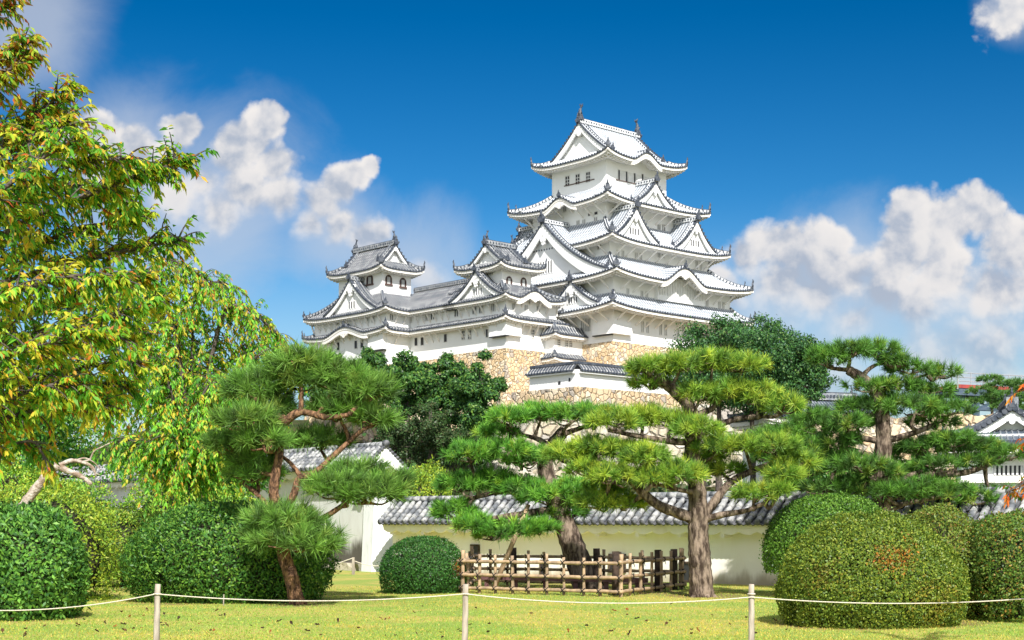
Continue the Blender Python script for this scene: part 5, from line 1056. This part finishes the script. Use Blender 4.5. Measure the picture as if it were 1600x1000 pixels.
def far_trees():
    DK = [(.04,.11,.025),(.07,.16,.03),(.022,.06,.02),(.11,.19,.03)]
    G = 'dark trees at the foot of the castle corridor'
    for (px, top, hw, bot, Y, lb, sd) in ((520,556,40,650,168,'dark leafy tree below the leftmost small keep, half behind the garden pine',21),(580,545,34,660,166,'round topped dark tree below the projecting corner of the leftmost small keep',22),
                                          (637,541,38,665,162,'slim dark tree below the middle of the corridor, left of the pointed tree',23),(700,546,40,690,158,'tall pointed dark tree below the right half of the corridor',24),(752,553,42,705,152,'wide dark tree beside the stone base corner of the small keep',25)):
        k = Y/FPX; x = (px-800)*k; zt = EYE+(HY-top)*k; zb = EYE+(HY-bot)*k; z0 = float(hgt(x, Y)); H = zt-z0
        leafy_tree('dark_tree', lb, (x, Y), z0, H, hw*k*1.06, min((zt-zb)/2, H*.48), 21000, .36, DK, [4,3,3,1.2], sd, 64, .3, .3, 1.8, group=G)
    for (px, top, hw, bot, Y, lb, sd) in ((618,640,50,735,128,'shadowy brown green tree under the slim dark tree',31),(672,625,48,735,125,'dim brownish tree below the tall pointed dark tree',32),(735,660,40,745,122,'low dark tree between the leaning pine and the hillside',33)):
        k = Y/FPX; x = (px-800)*k; zt = EYE+(HY-top)*k; zb = EYE+(HY-bot)*k; z0 = float(hgt(x, Y)); leafy_tree('dark_tree', lb, (x, Y), z0, zt-z0, hw*k, (zt-zb)/2, 9000, .26, [(.03,.06,.02),(.055,.065,.025),(.045,.09,.025)], [3,2,3], sd, 40, .3, .28, group=G)
    Y = 118; k = Y/FPX
    for (px, top, hw, bot, lb, sd, dy) in ((1125,500,82,640,'broad dark green tree in front of the right foot of the tallest keep',41,0),(1195,480,80,645,'airy dark green tree between the tallest keep and the flat topped pine',42,6),(1230,535,54,640,'lower right dark green tree beside the white cloud and flat topped pine',43,-3)):
        x = (px-800)*k; zt = EYE+(HY-top)*k; zb = EYE+(HY-bot)*k; z0 = float(hgt(x, Y+dy)); leafy_tree('broad_tree', lb, (x, Y+dy), z0, zt-z0, hw*k, (zt-zb)/2, 19000, .25, [(.035,.095,.03),(.06,.15,.035),(.02,.055,.022),(.10,.17,.04)], [4,3,2,1], sd, 90, .4, .35)
    for (px, top, hw, Yt, lb, sd) in ((1260,690,70,88,'rounded green tree between the stout pine and the flat topped pine',71),(1345,700,60,92,'low green tree behind the trunk of the flat topped pine',72),(1440,712,60,84,'low green tree between the flat topped pine and the gatehouse',73)):
        kk = Yt/FPX; zt = EYE+(HY-top)*kk; leafy_tree('green_tree', lb, ((px-800)*kk, Yt), 0, zt, hw*kk, zt*.42, 9000, .2, [(.05,.15,.03),(.09,.21,.035),(.16,.25,.03)], [4,3,1.5], sd, 40, .4, .2)
    # small trained pines beyond the stone wall
    for (px, py, Y, lb) in ((1550, 615, 130, 'small trained pine in front of the steel platform'), (1592, 622, 128, 'small trained pine at the right edge under the maple leaves')):
        q = P(px, py, Y); z0 = float(hgt(q.x, q.y)); root = thing('small_pine', lb, 'pine tree', (q.x, q.y, z0)); m = MB(); limb(m, [(0,0,0), (.3,0,(q.z-z0)*.5), (-.2,0,q.z-z0+.7)], .25, .1, 8); m.build('trunk', [BARK], root, True); cs = []; ax = []
        for (a, b, w) in ((-.2,1.1,1.1),(.6,.55,1.2),(-.9,.1,1.3),(.5,-.4,1.4),(-1.2,-.9,1.2),(1.3,-1.0,1.2)):
            d = unit(rng.normal(0,1,(60,3))); d[:,2] = np.abs(d[:,2]); cs.append(np.array([a,0,q.z-z0+b])+d*np.array([w,w*.8,.42])); ax.append(d+np.array([0,0,.6]))
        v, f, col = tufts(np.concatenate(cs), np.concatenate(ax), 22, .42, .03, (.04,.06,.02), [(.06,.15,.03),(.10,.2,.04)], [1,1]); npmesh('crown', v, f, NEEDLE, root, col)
    # undergrowth on the slope
    N = 26000; x = rng.uniform(-75, 70, N); y = rng.uniform(100, 172, N); h0 = hgt(x, y); p = np.stack([x, y, h0+np.abs(rng.normal(0,.9,N))*(.5+.5*np.sin(x*.7)*np.cos(y*.5))], 1)
    nr = unit(rng.normal(0,.6,(N,3))+np.array([0,-.3,1])); dr = unit(np.cross(nr, rng.normal(0,1,(N,3)))); v, f, c = leaf_arrays(p, dr, nr, rng.uniform(.4,1.0,N), rng.uniform(.3,.6,N), pick(N, [(.03,.06,.02),(.06,.07,.025),(.045,.10,.03)], [3,2,2]))
    tag(npmesh('undergrowth', v, f, SHRUB, None, c), 'dark undergrowth covering the castle slope', 'shrubs', kind='stuff')
far_trees()
def leaf_twig(start, direction, L, nl, leaf, droop, g, rows):
    """a drooping twig with leaves in two ranks; appends (pos, dir, normal, len) and returns its points"""
    pts = [np.array(start)]; d = unit(np.array([direction]))[0]; k = 7
    for i in range(k): d = unit(np.array([d+np.array([0,0,-droop/k])+g.normal(0,.05,3)]))[0]; pts.append(pts[-1]+d*L/k)
    pts = np.array(pts); t = np.sort(g.uniform(.12, 1, nl)); idx = t*k; i = np.minimum(idx.astype(int), k-1); fr = (idx-i)[:,None]; p = pts[i]*(1-fr)+pts[i+1]*fr; td = unit(pts[i+1]-pts[i])
    side = unit(np.cross(td, np.array([0,0,1])+g.normal(0,.2,(nl,3)))); sg = np.where(np.arange(nl)%2 == 0, 1, -1)[:,None]
    dr = unit(td*g.uniform(.3,.9,(nl,1))+side*sg*g.uniform(.4,.9,(nl,1))+np.array([0,0,-1])*g.uniform(.25,1.0,(nl,1))); nr = unit(np.cross(dr, side*sg)*1.0+np.array([0,0,.8])+g.normal(0,.35,(nl,3)))
    rows.append((p, dr, nr, leaf*g.uniform(.65,1.15,nl), np.full(nl, start[2]))); return pts
def branches_tree(name, label, root_xyz, trunk, tr, mains, Y, twig, leaf, lw, cols, wts, seed, per_m, droop, tipcols=None, up=.25, nl=(9, 16), fwd=.0, spread=1.0, cat='tree'):
    g = np.random.default_rng(seed); root = thing(name, label, cat, root_xyz); off = -np.array(root_xyz, float); m = MB(); rows = []; red = []
    if trunk: limb(m, [np.array(q)+off for q in trunk], tr, tr*.45, 12, 0, .06)
    for mi in mains:
        pts, r0, dens, isred = mi[0], mi[1], mi[2], mi[3] if len(mi) > 3 else 0
        q = [np.array(P(a[0], a[1], Y+(a[2] if len(a) > 2 else 0)))+off for a in pts]; c = np.array(limb(m, q, r0, .008, 7, 0, .08)); seg = np.linalg.norm(np.diff(c, axis=0), axis=1); L = seg.sum(); n = int(L*per_m*dens); cum = np.concatenate([[0], np.cumsum(seg)])
        for j in range(n):
            s = L*(.08+.92*g.random()**.8); i = min(np.searchsorted(cum, s)-1, len(seg)-1); i = max(i, 0); st = c[i]+(c[i+1]-c[i])*((s-cum[i])/max(seg[i], 1e-6)); td = (c[i+1]-c[i])/max(seg[i], 1e-6)
            dv = td*g.uniform(.2,.9)+g.normal(0,.55*spread,3)+np.array([0,-fwd*g.random(),up]); l = twig*g.uniform(.5,1.25)*(1-.35*s/L); k0 = len(rows)
            pt = leaf_twig(st, dv, l, int(g.integers(*nl)), leaf, droop, g, rows); m.tube([Vector(x) for x in pt[:-1]], list(np.linspace(.008,.0025,len(pt)-1)), 4); red.append(isred)
    m.build('trunk', [BARK_C], root, True)
    p = np.concatenate([r[0] for r in rows]); dr = np.concatenate([r[1] for r in rows]); nr = np.concatenate([r[2] for r in rows]); ln = np.concatenate([r[3] for r in rows]); rd = np.concatenate([np.full(len(r[0]), q) for r, q in zip(rows, red)])
    global rng
    old = rng; rng = g; N = len(p); col = pick(N, cols, wts, .2)
    # whole twigs share a season: some greener, some yellower
    tw = np.concatenate([np.full(len(r[0]), g.normal(0,1)) for r in rows]); yel = pick(N, [(.42,.36,.035),(.34,.36,.03)], [1,1], .2); s = (tw > .75) & (g.random(N) < .55); col[s] = yel[s]; gr = pick(N, [(.05,.17,.02),(.08,.22,.025)], [1,1], .2); s = (tw < -.5) & (g.random(N) < .7); col[s] = gr[s]
    if tipcols is not None: s = g.random(N) < rd*.6; col[s] = pick(int(s.sum()), tipcols, [1]*len(tipcols), .25)
    rng = old
    # leaves of two halves folded along the midrib
    v, f, cc = leaf_arrays(p, dr, nr, ln, ln*lw, col, .35); npmesh('crown', v, f, LEAF, root, cc); return root
def cherries():
    Y = 9.8
    mains = [([(-90,430,.3),(40,345),(150,300,-.1),(230,268,-.1),(296,250,-.1)], .022, 1.0, .12), ([(-90,470,.2),(80,420,.2),(190,392,.2),(284,376,.2)], .022, 1.0, .06), ([(-90,330,.5),(-10,250,.4),(60,175,.3),(112,140,.3)], .02, 1.0, .3), ([(-90,300,.2),(30,230,.1),(90,200),(138,190)], .018, 1.0, .2),
             ([(-110,200,.2),(-40,130,.2),(10,90,.1),(44,66)], .018, 1.1, .75), ([(-110,120,.3),(-50,50,.3),(0,15,.2),(22,-10,.2)], .016, 1.1, .85), ([(-100,150,.2),(-40,115),(10,110),(40,96)], .014, 1.0, .75), ([(-90,560,.3),(60,520,.2),(180,490,.2),(255,468,.3)], .02, 1.1, .06), ([(-90,620,.2),(60,590),(160,570),(222,566)], .02, 1.1, .08), ([(-90,690,.1),(20,650),(110,628),(180,640)], .018, 1.0, .15),
             ([(-90,720,-.2),(0,700,-.2),(50,690,-.2),(70,715,-.2)], .014, .8, .3), ([(-90,400,-.3),(30,310,-.4),(120,255,-.4),(205,248,-.4)], .018, 1.0, .1), ([(-90,380,-.5),(0,300,-.6),(70,245,-.6),(120,215,-.6)], .018, 1.0, .15), ([(-90,500,-.6),(40,450,-.7),(130,430,-.7),(200,440,-.7)], .018, 1.1, .05), ([(-90,580,-.6),(50,545,-.7),(140,520,-.7),(190,530,-.7)], .018, 1.1, .05), ([(-90,650,-.5),(20,620,-.6),(90,600,-.6),(140,605,-.6)], .016, 1.1, .1),
             ([(-90,350,.9),(60,300,.9),(140,290,.9),(210,320,.9)], .018, 1.1, .05), ([(-90,450,1.0),(60,380,1.0),(160,350,1.0),(230,340,1.0)], .018, 1.1, .05), ([(-90,540,1.0),(60,480,1.0),(150,450,1.0),(230,430,1.0)], .018, 1.1, .05), ([(-90,620,1.0),(60,560,1.0),(150,530,1.0),(220,520,1.0)], .018, 1.1, .05), ([(-90,690,.8),(40,640,.8),(130,600,.8),(200,600,.8)], .018, 1.0, .08), ([(-90,280,.8),(-10,210,.8),(40,190,.8),(90,175,.8)], .016, 1.0, .2)]
    b = P(-130, 0, Y+.2); branches_tree('cherry_tree', 'near cherry tree at left with large yellowing leaves reaching into the sky', (b.x, b.y, 0), [(b.x, b.y, -.1), (b.x+.05, b.y, 1.2), (b.x+.02, b.y, 2.4), (b.x+.15, b.y, 3.6), (b.x+.2, b.y, 5.2)], .16, mains, Y, .30, .068, .33,
                  [(.28,.37,.03),(.11,.28,.025),(.42,.40,.04),(.46,.28,.03),(.45,.14,.02)], [5,5,2.5,.8,.3], 51, 70, .9, [(.36,.16,.03),(.34,.24,.03),(.40,.10,.03),(.24,.26,.03)], nl=(12,20))
    Y = 32.5; b = P(300, 926, Y)
    mains = [([(300,700),(330,560,.3),(350,490,.3),(375,478,.2),(410,500,0),(440,530,0),(462,560,0)], .06, 1.0, .25), ([(300,700),(280,560,-.3),(255,440,-.2),(250,405,-.2),(290,415,-.3),(330,445,-.3)], .06, 1.0, .2), ([(300,690),(300,540,.5),(305,460,.5),(340,440,.5),(368,450,.4)], .05, .9, .2), ([(300,700),(240,560,.2),(200,470,.3),(180,440,.3)], .06, 1.0, .1), ([(300,720),(360,620,-.4),(400,560,-.4),(425,545,-.4),(452,560,-.4)], .05, 1.1, .2),
             ([(300,720),(250,640,-.5),(210,600,-.5),(170,620,-.5)], .05, 1.0, .1), ([(300,730),(350,680,.3),(390,620,.3),(420,600,.3),(440,620,.3)], .05, 1.0, .1), ([(300,720),(310,640,-.8),(330,600,-.8),(370,600,-.8)], .05, 1.1, .1), ([(300,720),(270,620,-.9),(250,560,-.9),(225,540,-.9)], .05, 1.1, .1), ([(300,690),(290,560,1.0),(270,500,1.0),(240,470,1.0)], .05, 1.0, .1), ([(300,690),(340,600,1.0),(380,540,1.0),(410,525,1.0)], .05, 1.0, .15),
             ([(300,760),(340,720,-.6),(370,690,-.6),(385,700,-.6)], .04, 1.3, .05), ([(300,760),(250,720,-.6),(210,690,-.6),(180,690,-.6)], .04, 1.3, .05), ([(300,750),(280,700,-1.0),(260,680,-1.0),(230,690,-1.0)], .04, 1.3, .05), ([(300,750),(320,690,-1.0),(340,665,-1.0),(355,670,-1.0)], .04, 1.3, .05)]
    branches_tree('weeping_tree', 'weeping tree with hanging leafy strands and bare arching twigs behind the hedge', (b.x, b.y, 0), [(b.x, b.y, -.1), (b.x+.05, b.y, 1.2), tuple(P(300, 720, Y))], .2, mains, Y, 1.25, .125, .36, [(.17,.40,.035),(.28,.44,.04),(.09,.28,.03),(.42,.40,.05),(.44,.22,.03)], [5,3,3,1.2,.5], 52, 34, 2.6, [(.42,.22,.03),(.40,.32,.04)], up=.1, nl=(18,30))
    # green filler trees beyond, seen through the gaps at left
    for (px, top, hw, bot, Yt, lb, sd) in ((60,560,150,800,44,'dense green tree behind the near cherry at the left edge',61),(330,610,110,800,47,'green tree seen through the strands of the weeping tree',62)):
        k = Yt/FPX; x = (px-800)*k; zt = EYE+(HY-top)*k; zb = EYE+(HY-bot)*k; leafy_tree('green_tree', lb, (x, Yt), 0, zt, hw*k, (zt-zb)/2, 15000, .15, [(.05,.17,.03),(.09,.23,.035),(.20,.28,.03)], [4,3,2], sd, 50, .6, .2)
    # twisted bleached branch
    Y = 27.5; q = lambda a: np.array(P(a[0], a[1], Y)); m = MB(); limb(m, [q((30,800)), q((55,765)), q((74,742)), q((92,728)), q((100,733)), q((128,745)), q((143,757))], .10, .035, 9, 0, .15); limb(m, [q((92,728)), q((110,720)), q((128,722)), q((145,730)), q((150,745))], .05, .015, 7, 0, .1)
    for pts in ([(128,722),(140,718),(147,705),(160,698),(176,690)], [(140,727),(148,738),(156,742)], [(118,720),(132,716),(146,722),(158,735)], [(90,730),(84,722),(86,716)]): limb(m, [q(a) for a in pts], .022, .008, 6, 0, .1)
    o = m.build('dead_branch', [BLEACH], None, True); tag(o, 'twisted bleached bare branch above the bright glossy bush', 'branch')
    # maple at the right edge
    Y = 15.5; b = P(1720, 0, Y)
    mains = [([(1700,560),(1650,580),(1610,600),(1592,612)], .012, 1.0, .6), ([(1700,700),(1650,730),(1610,750),(1572,770)], .012, 1.0, .6), ([(1700,640),(1650,660),(1612,690),(1598,708)], .012, .7, .7), ([(1700,590),(1660,610),(1630,620)], .012, 1.0, .6), ([(1700,560),(1740,480,.3),(1790,430,.5),(1840,420,.6)], .02, 1.2, .6), ([(1700,540),(1700,460,.6),(1690,400,.9),(1670,370,1.0)], .02, 1.2, .6), ([(1700,600),(1770,560,-.4),(1840,540,-.6),(1900,560,-.7)], .02, 1.2, .6), ([(1700,600),(1720,520,1.0),(1760,470,1.6)], .02, 1.2, .6), ([(1700,560),(1720,480,-.6),(1740,430,-1.0),(1770,420,-1.2)], .02, 1.2, .6), ([(1700,640),(1760,640,.6),(1820,650,.9)], .016, 1.2, .6)]
    branches_tree('maple_tree', 'orange and red leaved tree whose twigs enter at the right edge', (b.x, b.y, 0), [(b.x, b.y, -.1), (b.x, b.y, 1.5), (b.x-.1, b.y, 3.4)], .1, mains, Y, .24, .085, .28, [(.45,.15,.02),(.40,.24,.03),(.48,.08,.02)], [3,2,2], 53, 26, 1.3, [(.5,.12,.02),(.5,.2,.02)], nl=(7,12))
cherries()
def fallen():
    a = np.linspace(0, 6.28, 9)[:-1]; m = MB(); vs = [(0,0,.006)]+[(.038*math.cos(t)*(1.25 if i%4 == 0 else .8), .038*math.sin(t)*.6, .012+.014*(i%2)) for i, t in enumerate(a)]; m.add(vs, [(0, 1+i, 1+(i+1)%8) for i in range(8)])
    mats = [noisy('dry_leaf', (.13,.06,.025), (.05,.025,.012), 30), noisy('dark_dry_leaf', (.035,.022,.014), (.07,.04,.02), 30), noisy('rusty_leaf', (.30,.10,.025), (.18,.07,.02), 30)]
    meshes = []
    for i, mt in enumerate(mats):
        o = m.build('fallen_leaf', [mt]); meshes.append(o)
    g = np.random.default_rng(9)
    lab = ['curled brown fallen leaf lying on the front lawn', 'dark dried fallen leaf lying on the front lawn', 'rusty red fallen leaf lying on the front lawn']
    spots = [(527,972),(392,982),(345,967),(350,965),(437,975),(456,977),(410,986),(594,968),(603,970),(660,950),(717,985),(735,977),(765,976),(763,990),(916,978),(960,984),(955,988),(890,985),(1050,947),(980,955),(1112,962),(980,962),(743,953),(120,985),(90,972),(70,985),(40,990),(130,975),(150,992),(190,962),(225,968),(280,972),(310,980),(165,978),(180,985),(330,990),(1210,970),(1230,985),(1180,990),(985,990),(560,985),(480,990),(650,992),(830,960),(1080,985),(1140,975),(1010,970)]
    spots += [(float(g.uniform(0, 700)), float(g.uniform(955, 1000))) for _ in range(18)]+[(float(g.uniform(0, 320)), float(g.uniform(955, 1000))) for _ in range(22)]+[(float(g.uniform(700, 1220)), float(g.uniform(950, 1000))) for _ in range(8)]
    used = [0,0,0]
    for (px, py) in spots:
        i = int(g.choice(3, p=[.4,.42,.18])); d = EYE*FPX/(py-HY)
        x = (px-800)/FPX*d; o = meshes[i] if not used[i] else meshes[i].copy()
        if used[i]: C.objects.link(o)
        used[i] = 1; s = g.uniform(.5, 1.15); o.location = (x, d, float(hgt(x, d))+.03); o.scale = (s, s, s*1.3); o.rotation_euler = (g.normal(0,.45), g.normal(0,.45), g.uniform(0, 6.28)); tag(o, lab[i], 'leaf', ['brown', 'dark', 'rusty'][i]+' fallen leaves on the lawn')
fallen()
